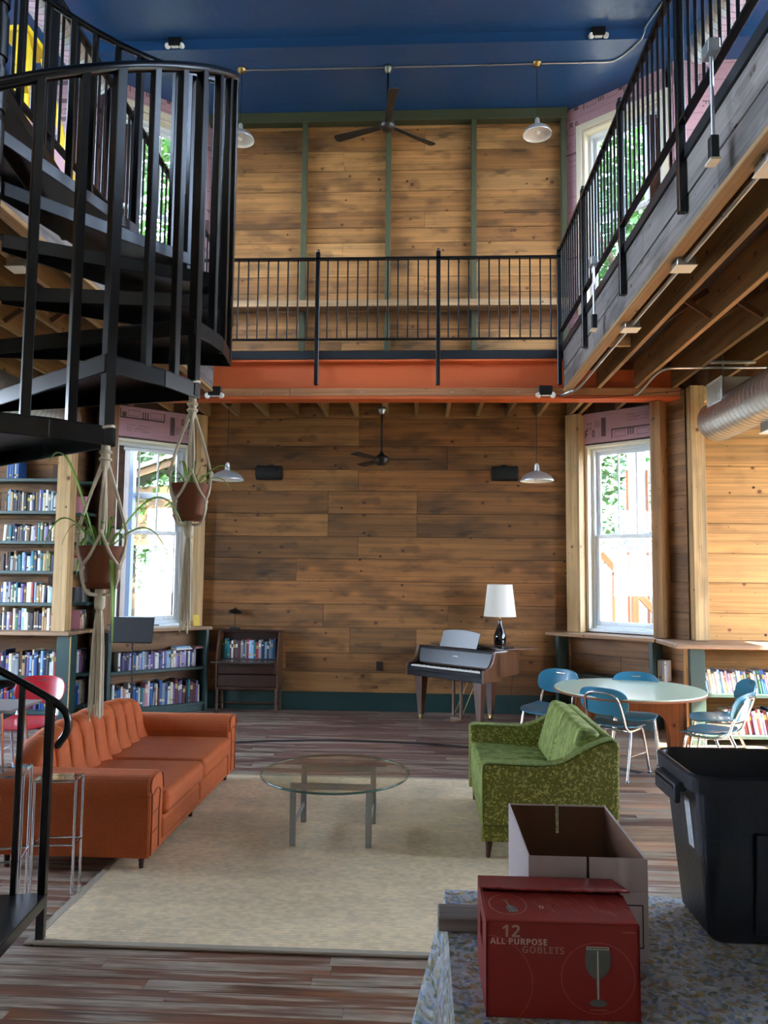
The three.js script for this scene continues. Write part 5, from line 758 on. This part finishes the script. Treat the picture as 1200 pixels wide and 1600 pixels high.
ret(SY[1], 'the second shelf', 21, 0.09, [0.14, 0.19], { pal: [13, 11] }); ret(SY[2], 'the third shelf', 22, 0.6); ret(SY[3], 'the fourth shelf', 23, 0.55, [0.14, 0.19], { pal: pale }); ret(SY[4], 'the fifth shelf', 24, 0.6, [0.13, 0.16], { pal: [3, 4, 2, 2, 3] }); ret(0.965, 'the ledge', 25, 0.62, [0.15, 0.21], { pal: [0, 1, 17, 18, 13, 2] });
ret(0.5, 'the upper low shelf', 26, 0.5, [0.17, 0.24]); ret(0.155, 'the bottom shelf', 27, 0.55, [0.2, 0.26], { pal: [0, 7, 8, 15, 6, 1] });
{ const m = new THREE.Mesh(mergeGeometries(narrow), mat({ vertexColors: true, roughness: 0.5 })); m.name = 'narrow_shelf_books'; m.userData = { kind: 'stuff', label: 'small mixed books packed on the narrow receding shelves beside the left window', category: 'books' }; scene.add(m); }
const LW = (u, y, z = 0.03) => [-2.25 + u * Math.cos(A40) + z * Math.sin(A40), y, -u * Math.sin(A40) + z * Math.cos(A40)];
nb += bookRow('on the upper shelf under left window', 'books under the left window', LW(-1.0, 0.51), A40, 0.9, [0.15, 0.2], 0.18, { sd: 31, pal: [0, 15, 7, 6, 14, 0, 1, 3, 5, 2], w: [0.015, 0.03] });
nb += bookRow('on the bottom shelf under left window', 'books under the left window', LW(-1.06, 0.105), A40, 1.02, [0.19, 0.28], 0.19, { sd: 32, pal: [0, 1, 2, 4, 3, 12, 14, 6, 8, 0, 13], w: [0.016, 0.036] });
nb += bookRow('in the antique desk', 'books in the antique desk', [DESK.x - 0.325, 0.604, 0.06], 0, 0.64, [0.17, 0.225], 0.14, { sd: 41, pal: [8, 5, 12, 8, 7, 6, 0, 16, 9, 11, 11, 12, 3, 5, 2, 8], lean: 0, w: [0.016, 0.034] });
nb += bookRow('on the sunlit shelf, right bookcase', 'books in the right bookcase', [3.13, 0.485, 1.27], 0, 0.85, [0.18, 0.225], 0.2, { sd: 51, pal: pale, lean: 0.17, w: [0.016, 0.03] });
nb += bookRow('on the bottom shelf, right bookcase', 'books in the right bookcase', [3.3, 0.1, 1.27], 0, 0.66, [0.2, 0.26], 0.2, { sd: 52, pal: [0, 1, 11, 13, 6, 5, 14, 7, 12], lean: 0.17, w: [0.018, 0.036] });
nb += bookRow('on the shelf under right window', 'books under the right window', [2.12 + 1.09 * Math.cos(A40) - 0.03 * Math.sin(A40), 0.505, 1.09 * Math.sin(A40) + 0.03 * Math.cos(A40)], -A40, 0.1, [0.19, 0.22], 0.15, { sd: 53, pal: [1, 0, 2], lean: 0, w: [0.02, 0.03] });
for (const [u, y, w, c, l] of [[-0.36, 0.703, 0.2, 0, 'white'], [-0.36, 0.722, 0.18, 7, 'pale blue'], [-0.13, 0.708, 0.15, 13, 'pink']]) { const p = LW(u, y, 0.05); single('book', `${l} book lying flat on top of the row under the left window`, 'book', [bx(0, w, 0, 0.018, 0, 0.14, 0.003)], bookMats[c], p, A40 + 0.1, 'books under the left window'); }
single('display_card', 'yellow card standing on the ledge at the right of the left window', 'card', [xf(bx(0, 0.075, 0, 0.13, 0, 0.004, 0.001), { r: [-0.15, 0, 0] }), bx(0.03, 0.045, 0, 0.1, -0.05, -0.046, 0)], mat({ color: 0xd9bd3e, roughness: 0.6 }), LW(-0.14, 0.966, 0.16), A40);
console.log('books', nb);
// ---------------------------------------------------------------- lamps and fans
const shadeIn = mat({ color: 0xe9e8e2, roughness: 0.35, side: THREE.DoubleSide }), alu = mat({ color: 0xd9dbdb, roughness: 0.34, metalness: 0.7, side: THREE.DoubleSide });
function pendant(label, [x, y, z], yc, R, group, ros) {
  const o = thing('pendant_lamp', label, 'lamp', [x, yc, z], 0, group), d = y - yc; // y: rim height, yc: fixing height
  if (ros) part('canopy', [lathe([[0, 0], [0.05, 0], [0.052, -0.012], [0.04, -0.035], [0.018, -0.045], [0, -0.045]], 24)], M.brass, o); else part('canopy', [lathe([[0, 0], [0.03, 0], [0.03, -0.02], [0, -0.02]], 16)], M.blackPlastic, o);
  part('cord', [rod([0, -0.02, 0], [0, d + 0.16, 0], 0.0035, 8)], M.blackPlastic, o); part('socket', [lathe([[0, d + 0.2], [0.008, d + 0.198], [0.024, d + 0.18], [0.028, d + 0.118], [0.036, d + 0.112], [0.036, d + 0.1], [0, d + 0.1]], 18)], alu, o);
  part('shade', [lathe([[R, d], [R * 1.01, d + 0.004], [R * 0.985, d + 0.016], [R * 0.86, d + 0.05], [R * 0.6, d + 0.082], [0.06, d + 0.103], [0.03, d + 0.112]], 40)], alu, o, 'brushed metal outside');
  part('shade_lining', [lathe([[0.028, d + 0.106], [0.06, d + 0.098], [R * 0.59, d + 0.077], [R * 0.845, d + 0.046], [R * 0.965, d + 0.014], [R * 0.995, d - 0.001]], 40)], shadeIn, o, 'white enamel inside');
  part('bulb', [new THREE.SphereGeometry(0.03, 18, 12).translate(0, d + 0.03, 0), rod([0, d + 0.045, 0], [0, d + 0.075, 0], 0.014, 12)], mat({ color: 0xf2f0e8, roughness: 0.3 }), o);
}
pendant('left pendant lamp with metal shade hanging from the blue ceiling', [-1.67, 6.42, 0.93], 7.255, 0.155, 'upper pendant lamps', true);
pendant('right pendant lamp with metal shade hanging from the blue ceiling', [1.63, 6.42, 0.93], 7.255, 0.155, 'upper pendant lamps', true);
pendant('left brushed metal pendant lamp hanging below the bridge by the window', [-1.775, 2.615, 0.7], 3.47, 0.18, 'lower pendant lamps', false);
pendant('right brushed metal pendant lamp hanging below the bridge near the speaker', [1.635, 2.615, 0.7], 3.47, 0.18, 'lower pendant lamps', false);
function fan(label, [x, y, z], yc, a0, R) {
  const o = thing('ceiling_fan', label, 'ceiling fan', [x, yc, z], 0), d = y - yc;
  part('canopy', [lathe([[0, 0], [0.05, 0], [0.05, -0.03], [0.03, -0.07], [0.016, -0.08], [0, -0.08]], 24)], M.steel, o); part('down_rod', [rod([0, -0.05, 0], [0, d + 0.08, 0], 0.011, 12)], M.iron, o);
  part('motor', [lathe([[0, d + 0.1], [0.02, d + 0.1], [0.03, d + 0.07], [0.075, d + 0.05], [0.085, d + 0.03], [0.085, d - 0.01], [0.06, d - 0.035], [0.045, d - 0.05], [0, d - 0.052]], 28)], mat({ color: 0x2a2724, roughness: 0.35, metalness: 0.4 }), o);
  for (let k = 0; k < 3; k++) { const sh = new THREE.Shape(); sh.moveTo(0.05, -0.032); sh.lineTo(R - 0.03, -0.058); sh.quadraticCurveTo(R, -0.05, R, 0); sh.quadraticCurveTo(R, 0.052, R - 0.03, 0.055); sh.lineTo(0.05, 0.03); sh.closePath(); const g = extr(sh, 0.008, 0.003).rotateX(-Math.PI / 2).rotateX(0.2); const m = part('blade', [g], mat({ color: 0x1d1b19, roughness: 0.45 }), o); m.position.y = d + 0.012; m.rotation.y = -(a0 + k * 2.0944); }
}
fan('black three blade ceiling fan hanging from the blue ceiling', [-0.02, 6.55, 0.92], 7.255, 82 * Math.PI / 180, 0.66);
fan('dark three blade fan below the bridge in front of the plank wall', [-0.07, 2.86, 0.52], 3.47, 0.0, 0.55);
function emergency(label, [x, y, z], turn) { const o = thing('emergency_light', label, 'emergency light', [x, y, z], turn, 'twin head emergency lights'); part('case', [rbox(-0.075, 0.075, -0.045, 0.055, 0, 0.05, 0.012)], M.blackPlastic, o); for (const s of [-1, 1]) part('lamp_head', [xf(lathe([[0, -0.03], [0.022, -0.028], [0.032, 0.0], [0.03, 0.008], [0, 0.012]], 18), { r: [1.75, 0, s * 0.5], p: [s * 0.075, -0.045, 0.04] })], M.white, o); part('label_plate', [bx(-0.04, 0.04, -0.053, -0.046, 0.01, 0.045, 0.002)], M.white, o); }
emergency('left black emergency light with two white lamp heads on the ceiling step', [-2.32, 7.32, 1.2705], 0); emergency('right black emergency light with two white lamp heads on the ceiling step', [2.22, 7.32, 1.2705], 0);
emergency('left black emergency light on the timber under the orange beam', [-1.865, 3.545, 0.956], 0); emergency('right black emergency light on the timber under the orange beam', [1.69, 3.545, 0.956], 0);
function speaker(label, x, turn) { const o = thing('wall_speaker', label, 'speaker', [x, 2.77, 0.02], 0, 'wall speakers'); const g = xf(lathe([[0, -0.155], [0.075, -0.155], [0.085, -0.147], [0.088, 0], [0.085, 0.147], [0.075, 0.155], [0, 0.155]], 28), { r: [0, 0, Math.PI / 2] }); part('cabinet', [g.translate(0, 0, 0.11)], M.blackPlastic, o); part('grille', [xf(new THREE.CylinderGeometry(0.0895, 0.0895, 0.26, 24, 1, true, -0.9, 1.8), { r: [0, 0, Math.PI / 2], p: [0, 0, 0.11] }), rod([0, 0.02, 0.01], [0, 0.08, 0.1], 0.008)], mat({ color: 0x151517, roughness: 0.9, side: THREE.DoubleSide }), o); part('bracket', [bx(-0.03, 0.03, -0.04, 0.12, 0.0, 0.012), bar([0.12 * turn, 0.05, 0.01], [0.14 * turn, 0.09, 0.1], 0.02, 0.02)], M.blackPlastic, o); }
speaker('black cylindrical speaker on the plank wall at the left, beside the left pendant', -1.42, -1); speaker('black cylindrical speaker on the plank wall at the right, beside the right pendant', 1.35, 1);
{ const o = thing('wall_outlet', 'dark wall outlet set in the plank wall left of the piano', 'outlet', [-0.1, 0.515, 0.001]); part('plate', [rbox(-0.035, 0.035, -0.055, 0.055, 0, 0.006, 0.003)], mat({ color: 0x241a14, roughness: 0.4 }), o); for (const y of [-0.025, 0.025]) part('socket', [rbox(-0.018, 0.018, y - 0.015, y + 0.015, 0.006, 0.009, 0.002)], M.blackPlastic, o); }
// ---------------------------------------------------------------- conduit, boxes, ducts
const emt = M.galv;
function conduit(label, pts, r, clips = [], seg) { const o = thing('conduit', label, 'conduit', [0, 0, 0]); part('pipe', [capped(pts, r, 10, seg ?? pts.length * 8)], emt, o); for (const [x, y, z, ax] of clips) part('clip', [ax === 'z' ? bx(x - 0.016, x + 0.016, y - 0.013, y + 0.014, z - 0.008, z + 0.008) : bx(x - 0.008, x + 0.008, y - 0.013, y + 0.014, z - 0.016, z + 0.016)], M.steel, o); return o; }
conduit('thin white conduit on the blue ceiling between the left lamp and the fan', [[-1.615, 7.243, 0.93], [-1.5, 7.243, 0.93], [-1.2, 7.243, 0.925], [-0.3, 7.243, 0.925], [-0.075, 7.243, 0.925]], 0.0095, [[-1.15, 7.243, 0.925], [-0.4, 7.243, 0.925]], 60);
conduit('thin white conduit on the blue ceiling between the fan and the right lamp', [[0.035, 7.243, 0.925], [0.2, 7.243, 0.925], [1.3, 7.243, 0.925], [1.575, 7.243, 0.93]], 0.0095, [[0.5, 7.243, 0.925], [1.1, 7.243, 0.925]], 60);
conduit('thin white conduit curving from the right ceiling lamp towards the right balcony', [[1.685, 7.243, 0.93], [2.35, 7.243, 0.93], [2.5, 7.243, 0.97], [2.6, 7.243, 1.12], [2.655, 7.238, 1.25], [2.67, 7.236, 1.31], [2.69, 7.29, 1.325], [2.71, 7.345, 1.36], [2.8, 7.355, 1.8], [2.9, 7.355, 2.6]], 0.0095, [[2.1, 7.243, 0.93]], 160);
conduit('long galvanised conduit run along the underside of the right balcony edge', [[1.86, 3.50, 0.972], [1.87, 3.50, 1.0], [1.92, 3.515, 1.06], [1.985, 3.522, 1.2], [1.99, 3.522, 2.0], [1.99, 3.522, 4.0], [1.99, 3.522, 6.0], [1.99, 3.522, 9.0]], 0.014, [[1.99, 3.522, 2.2, 'z'], [1.99, 3.522, 5.0, 'z']], 120);
conduit('bent galvanised conduit under the right joists running to the duct hanger', [[2.62, 3.50, 0.972], [2.64, 3.50, 1.03], [2.66, 3.53, 1.2], [2.66, 3.558, 1.6], [2.7, 3.562, 1.78], [2.82, 3.562, 1.82], [3.2, 3.562, 1.82], [3.62, 3.562, 1.82]], 0.012, [[3.03, 3.562, 1.82]], 100);
single('flexible_cable', 'thin sagging cable along the timber under the orange beam at the right', 'cable', [tube([[1.75, 3.50, 0.985], [2.0, 3.47, 0.985], [2.3, 3.475, 0.98], [2.6, 3.50, 0.985], [2.9, 3.53, 0.975], [3.1, 3.545, 0.97]], 0.004, 6, 40)], M.blackPlastic);
function jbox(label, [x, y, z], w = 0.115, h = 0.06, cover = true) { const o = thing('junction_box', label, 'junction box', [x, y, z], 0, 'metal junction boxes'); part('box', [rbox(-w / 2, w / 2, -h / 2, h / 2, -w / 2, w / 2, 0.006, 2)], emt, o); if (cover) part('cover', [bx(-w / 2 - 0.008, w / 2 + 0.008, -h / 2 - 0.006, -h / 2, -w / 2 - 0.008, w / 2 + 0.008, 0.002)], M.cream, o); return o; }
jbox('small junction box on the right conduit, farthest from the camera', [1.99, 3.525, 3.17]); jbox('junction box with an outlet cover midway along the right conduit', [1.99, 3.525, 4.36]); jbox('large cream covered junction box on the right conduit nearest the camera', [2.02, 3.525, 5.52], 0.14); jbox('metal junction box under the left balcony glimpsed between the stair treads', [-2.2, 3.545, 4.4], 0.11);
for (const [z, l] of [[5.36, 'vertical metal conduit with boxes on the right balcony fascia, nearest the camera'], [2.78, 'vertical metal conduit with boxes on the right balcony fascia, farther away']]) { const o = thing('conduit_drop', l, 'conduit', [1.80, 0, z]); part('pipe', [rod([0, 3.74, 0], [0, 4.17, 0], 0.009, 10)], emt, o); part('upper_box', [rbox(-0.03, 0.03, 4.165, 4.235, -0.045, 0.045, 0.006, 2)], emt, o); part('lower_box', [rbox(-0.02, 0.02, 3.63, 3.75, -0.025, 0.025, 0.005, 2)], M.ironEdge, o); part('base_clip', [bx(-0.03, 0.022, 3.615, 3.628, -0.04, 0.04, 0.002)], M.cream, o); }
function duct(label, [x, y], z0, z1, r, extra) {
  const o = thing('air_duct', label, 'air duct', [x, y, z0]), L = z1 - z0;
  part('pipe', [lathe([[0, 0], [r - 0.02, 0]], 48).rotateX(Math.PI / 2), new THREE.CylinderGeometry(r, r, L - 0.012, 48, 1, true).rotateX(Math.PI / 2).translate(0, 0, L / 2 + 0.006), lathe([[r - 0.02, 0], [r - 0.004, 0.003], [r, 0.012]], 48).rotateX(Math.PI / 2)], mat({ color: 0xe6eaea, roughness: 0.33, metalness: 1, side: THREE.DoubleSide }), o);
  const ribs = []; for (let z = 0.07; z < Math.min(L, 6); z += 0.083) ribs.push(new THREE.TorusGeometry(r + 0.0005, 0.0028, 4, 40).rotateY(0.12).translate(0, 0, z)); part('seam_ribs', ribs, mat({ color: 0x7f8484, roughness: 0.5, metalness: 1 }), o).userData.kind = 'stuff';
  extra && extra(o); return o;
}
const grille = (o, [x, y, z], [w, h], turn, tilt = 0) => { const g = new THREE.Group(); g.name = 'grille'; g.position.set(x, y, z); g.rotation.set(0, turn, tilt); o.add(g); part('frame', [bx(-w / 2, w / 2, -h / 2, -h / 2 + 0.028, 0, 0.012), bx(-w / 2, w / 2, h / 2 - 0.028, h / 2, 0, 0.012), bx(-w / 2, -w / 2 + 0.028, -h / 2 + 0.028, h / 2 - 0.028, 0, 0.012), bx(w / 2 - 0.028, w / 2, -h / 2 + 0.028, h / 2 - 0.028, 0, 0.012)], M.white, g); part('backing', [bx(-w / 2 + 0.02, w / 2 - 0.02, -h / 2 + 0.02, h / 2 - 0.02, -0.02, -0.01, 0)], mat({ color: 0x50545c, roughness: 0.7 }), g); for (let k = 0; k < 11; k++) { const xx = lerp(-w / 2 + 0.04, w / 2 - 0.04, k / 10); part('louvre', [bx(xx - 0.007, xx + 0.007, -h / 2 + 0.028, h / 2 - 0.028, -0.006, 0.008, 0.001)], M.white, g); } };
duct('large galvanised spiral duct under the right balcony with a white grille', [3.3, 3.13], 1.42, 10.2, 0.2, (o) => {
  part('register_boot', [bx(-0.17, 0.1, 0.05, 0.30, 0.24, 0.58, 0.003)], M.galv, o); grille(o, [-0.172, 0.19, 0.41], [0.36, 0.24], -Math.PI / 2);
  part('register_boot', [bx(0.02, 0.3, -0.28, 0.0, 0.9, 1.3, 0.003)], M.galv, o); grille(o, [0.16, -0.282, 1.1], [0.3, 0.42], 0); const g = o.children[o.children.length - 1]; g.rotation.set(Math.PI / 2, 0, 0);
});
duct('galvanised spiral duct under the left balcony glimpsed below the stair treads', [-3.32, 3.13], 1.42, 10.2, 0.2); duct('galvanised spiral duct along the ceiling above the left balcony', [-3.22, 6.96], 1.2, 10.2, 0.17); duct('galvanised spiral duct along the ceiling above the right balcony', [3.22, 6.96], 1.5, 10.2, 0.17);
{ const o = thing('duct_hanger', 'metal strut channel and threaded rod holding the right duct below the joists', 'bracket', [3.22, 3.565, 2.03]); part('strut_channel', [bx(-0.2, 0.2, -0.022, 0.0, -0.02, 0.02, 0.003)], M.galv, o); part('threaded_rod', [rod([-0.09, -0.24, 0.0], [-0.09, 0.06, 0.0], 0.005, 8)], M.steel, o); part('nut', [rod([-0.09, -0.036, 0], [-0.09, -0.022, 0], 0.012, 6)], M.steel, o); }
{ // yellow step ladder on the left balcony
  const yl = mat({ color: 0xe0c21a, roughness: 0.45 }), o = thing('step_ladder', 'yellow step ladder standing on the left balcony behind the stair railing', 'ladder', [-2.88, 4.0, 3.2]);
  for (const s of [-1, 1]) { part('front_rail', [bar([0.0 + 0.1 * s, 0, 0.25 * s], [-0.05 + 0.06 * s, 1.93, 0.16 * s], 0.03, 0.07, [1, 0, 0])], yl, o); part('rear_rail', [bar([0.55, 0, 0.22 * s], [0.05, 1.9, 0.15 * s], 0.025, 0.05, [1, 0, 0])], yl, o); }
  for (let k = 1; k < 7; k++) part('rung', [bar([-0.05 * k / 7 - 0.09 + 0.02 * k / 7, k * 0.27, -0.25 + 0.01 * k], [-0.05 * k / 7 + 0.09 - 0.02 * k / 7, k * 0.27, 0.25 - 0.01 * k], 0.07, 0.02)], yl, o); part('top_cap', [rbox(-0.14, 0.1, 1.9, 1.95, -0.2, 0.2, 0.01)], yl, o);
}
single('wood_strip', 'pale wooden strip leaning against the upper left window', 'board', [bar([-2.62, 4.02, 0.95], [-2.44, 5.35, 0.42], 0.05, 0.02)], M.stud);
// ---------------------------------------------------------------- outside
const grassT = tex(512, 512, (u, v) => { const a = fbm(u, v, 8, 8, 201, 4), b = fbm(u, v, 90, 90, 202, 2); return mixc([0.08, 0.15, 0.05], [0.16, 0.24, 0.09], 0.5 * a + 0.5 * b); }, { rep: [1 / 4, 1 / 4] });
struct('lawn', [uvBox(bx(-60, 60, -0.8, -0.4, -60, 60, 0))], mat({ map: grassT, roughness: 1 }));
struct('path', [bx(4.2, 5.8, -0.4, -0.385, -30, -1.5, 0.002)], mat({ color: 0x8f897c, roughness: 0.95 }));
const leafG = (() => { const g = []; return g; })();
const leafMs = [0x2f5220, 0x3a5f24, 0x28491c].map((c) => phys({ color: c, roughness: 0.6, side: THREE.DoubleSide, transmission: 0.35, thickness: 0 })), bark = mat({ color: 0x5a4c3e, roughness: 0.95, map: woodB, bumpMap: woodBb, bumpScale: 0.02 });
function tree(label, [x, z], h, R, n, sd, trunkR = 0.14, low = 0.25) {
  seed = sd; const o = thing('tree', label, 'tree', [x, -0.4, z]); part('trunk', [new THREE.CylinderGeometry(trunkR * 0.55, trunkR * 1.15, h * 0.7, 12).translate(0, h * 0.35, 0), ...Array.from({ length: 5 }, (_, k) => { const a = k * 1.3, y = h * (0.35 + 0.07 * k); return rod([0, y, 0], [Math.cos(a) * R * 0.7, y + h * 0.2, Math.sin(a) * R * 0.7], trunkR * 0.4, 7, trunkR * 0.12); })], bark, o);
  const pos = [], c = []; for (let k = 0; k < 26; k++) { const a = rnd() * 6.28, q = Math.cbrt(rnd()) * R, e = rr(-1, 1); c.push([q * Math.cos(a) * 0.8, h * (low + (1 - low) * rnd() * 0.95), q * Math.sin(a) * 0.8]); }
  for (let k = 0; k < n; k++) { const b = pick(c), s = rr(0.07, 0.17), d = V(rr(-1, 1), rr(-1, 1), rr(-1, 1)).normalize().multiplyScalar(Math.cbrt(rnd()) * R * 0.42), u = V(rr(-1, 1), rr(-0.5, 0.5), rr(-1, 1)).normalize(), w = new THREE.Vector3().crossVectors(u, V(rr(-1, 1), 1, rr(-1, 1))).normalize(), p = V(...b).add(d), P = (i, j) => p.clone().addScaledVector(u, i * s).addScaledVector(w, j * s * 0.5).toArray(); pos.push(...P(-1, 0), ...P(0, -1), ...P(1, 0), ...P(-1, 0), ...P(1, 0), ...P(0, 1)); }
  const g = new THREE.BufferGeometry(); g.setAttribute('position', new THREE.Float32BufferAttribute(pos, 3)); g.computeVertexNormals(); part('foliage', [g], leafMs[sd % 3], o).userData.kind = 'stuff';
}
tree('broad green tree seen through the left window beyond the porch post', [-6.4, -8.5], 8.5, 2.8, 5200, 301); tree('tall green tree behind the shed at the far left', [-9.8, -12], 11, 3.6, 5200, 302); tree('green tree seen at the right of the left window', [-3.6, -9.5], 8, 2.4, 4200, 303, 0.14, 0.35);
tree('leafy tree outside the upper left windows close to the wall', [-5.0, -4.6], 11.5, 2.3, 6500, 307, 0.13, 0.5); 
tree('big trunked tree close outside the right window', [4.95, -5.2], 12, 2.6, 6500, 304, 0.34, 0.45); tree('leafy green tree at the left edge of the right window', [2.9, -7.8], 6.5, 2.1, 4200, 305, 0.12, 0.15); tree('tall tree far behind the right window', [7.2, -11], 11, 3.4, 5200, 306);
tree('distant green tree seen between the right window and the bay', [1.6, -16], 9, 3.2, 4200, 308); tree('distant round tree behind the left lawn', [-8.2, -19], 10, 4, 5200, 309); tree('leafy tree outside the upper right window', [6.0, -2.6], 9.5, 2.0, 4200, 310, 0.13, 0.5);
const slate = mat({ color: 0x3d4a5c, roughness: 0.6 }), siding = pine(0x7a5c36), whitePaint = mat({ color: 0xb9b7ae, roughness: 0.6 }), tanWood = pine(0x8a4f26);
{
  const o = thing('porch_frame', 'blue grey porch post with cross beam outside the left window', 'porch', [-3.92, -0.4, -2.0]); part('post', [bx(-0.06, 0.06, 0, 4.4, -0.06, 0.06)], slate, o); part('beam', [bar([-1.6, 3.15, 0.25], [1.2, 3.1, -0.3], 0.05, 0.09)], slate, o); part('base_block', [bx(-0.09, 0.09, 0, 0.12, -0.09, 0.09)], slate, o);
  const s = thing('shed', 'tan wooden shed with a pale roof seen through the left window', 'shed', [-5.8, -0.4, -7.2]); const b = new THREE.Group(); b.name = 'wall'; s.add(b);
  for (let k = 0; k < 8; k++) part('siding_board', [bx(-1.4, 1.5, 2.55 + k * 0.16, 2.706 + k * 0.16, -0.02, 0.02 + 0.006 * (k % 2), 0.004, 'x', rnd(), rnd())], siding, b);
  part('posts', [bx(-1.4, -1.28, 0, 3.8, -0.1, 0.04), bx(1.38, 1.5, 0, 3.8, -0.1, 0.04)], siding, s); part('roof', [bar([-1.8, 3.55, -0.4], [1.0, 4.5, -0.4], 1.6, 0.09)], mat({ color: 0x6f675d, roughness: 0.8 }), s); part('rafter', [bar([-1.7, 3.45, 0.3], [1.1, 4.4, 0.3], 0.05, 0.14)], siding, s);
  const st = thing('outdoor_steps', 'white wooden steps on the grass low in the left window', 'steps', [-3.35, -0.4, -2.6]); for (let k = 0; k < 5; k++) part('step', [bx(-0.35, 0.35, 0.22 + k * 0.2, 0.26 + k * 0.2, -0.1 - k * 0.24, 0.14 - k * 0.24)], whitePaint, st); for (const x of [-0.33, 0.33]) part('stringer', [bar([x, 0.1, 0.1], [x, 1.2, -1.2], 0.04, 0.2)], whitePaint, st);
}
{
  const o = thing('porch_column', 'bright white porch column with tan corner boards outside the right window', 'porch', [3.46, -0.4, -2.0], -0.2); part('column', [bx(-0.12, 0.12, 0, 5.0, -0.12, 0.12)], whitePaint, o); for (const x of [-1, 1]) part('corner_board', [bx(x * 0.12, x * 0.15, 0, 3.5, 0.02, 0.13)], tanWood, o); 
  const r = thing('stair_rail', 'tan sloping outdoor handrail in front of the white porch column', 'handrail', [3.2, -0.4, -1.62]); part('rail', [bar([-0.35, 2.3, 0], [0.38, 1.5, 0.02], 0.05, 0.09)], tanWood, r); part('post', [bx(0.06, 0.15, 0, 1.75, -0.05, 0.04)], tanWood, r); part('baluster', [bx(-0.2, -0.16, 0, 2.05, -0.02, 0.02)], tanWood, r);
  const f = thing('hanging_sign', 'dark blue patterned plaque fixed to the white porch column', 'plaque', [3.36, 1.95, -1.83], -0.2); for (let k = 0; k < 12; k++) part('block', [bx(-0.15 + (k % 4) * 0.08, -0.085 + (k % 4) * 0.08, Math.floor(k / 4) * 0.1, Math.floor(k / 4) * 0.1 + 0.085, 0, 0.02 + 0.005 * (k % 3))], mat({ color: k % 3 ? 0x323c58 : 0x6c7690, roughness: 0.6 }), f);
}
scene.traverse((o) => { if (o.isMesh) { o.castShadow = !(o.material.transmission > 0.9); o.receiveShadow = true; } });
renderer.render(scene, camera);
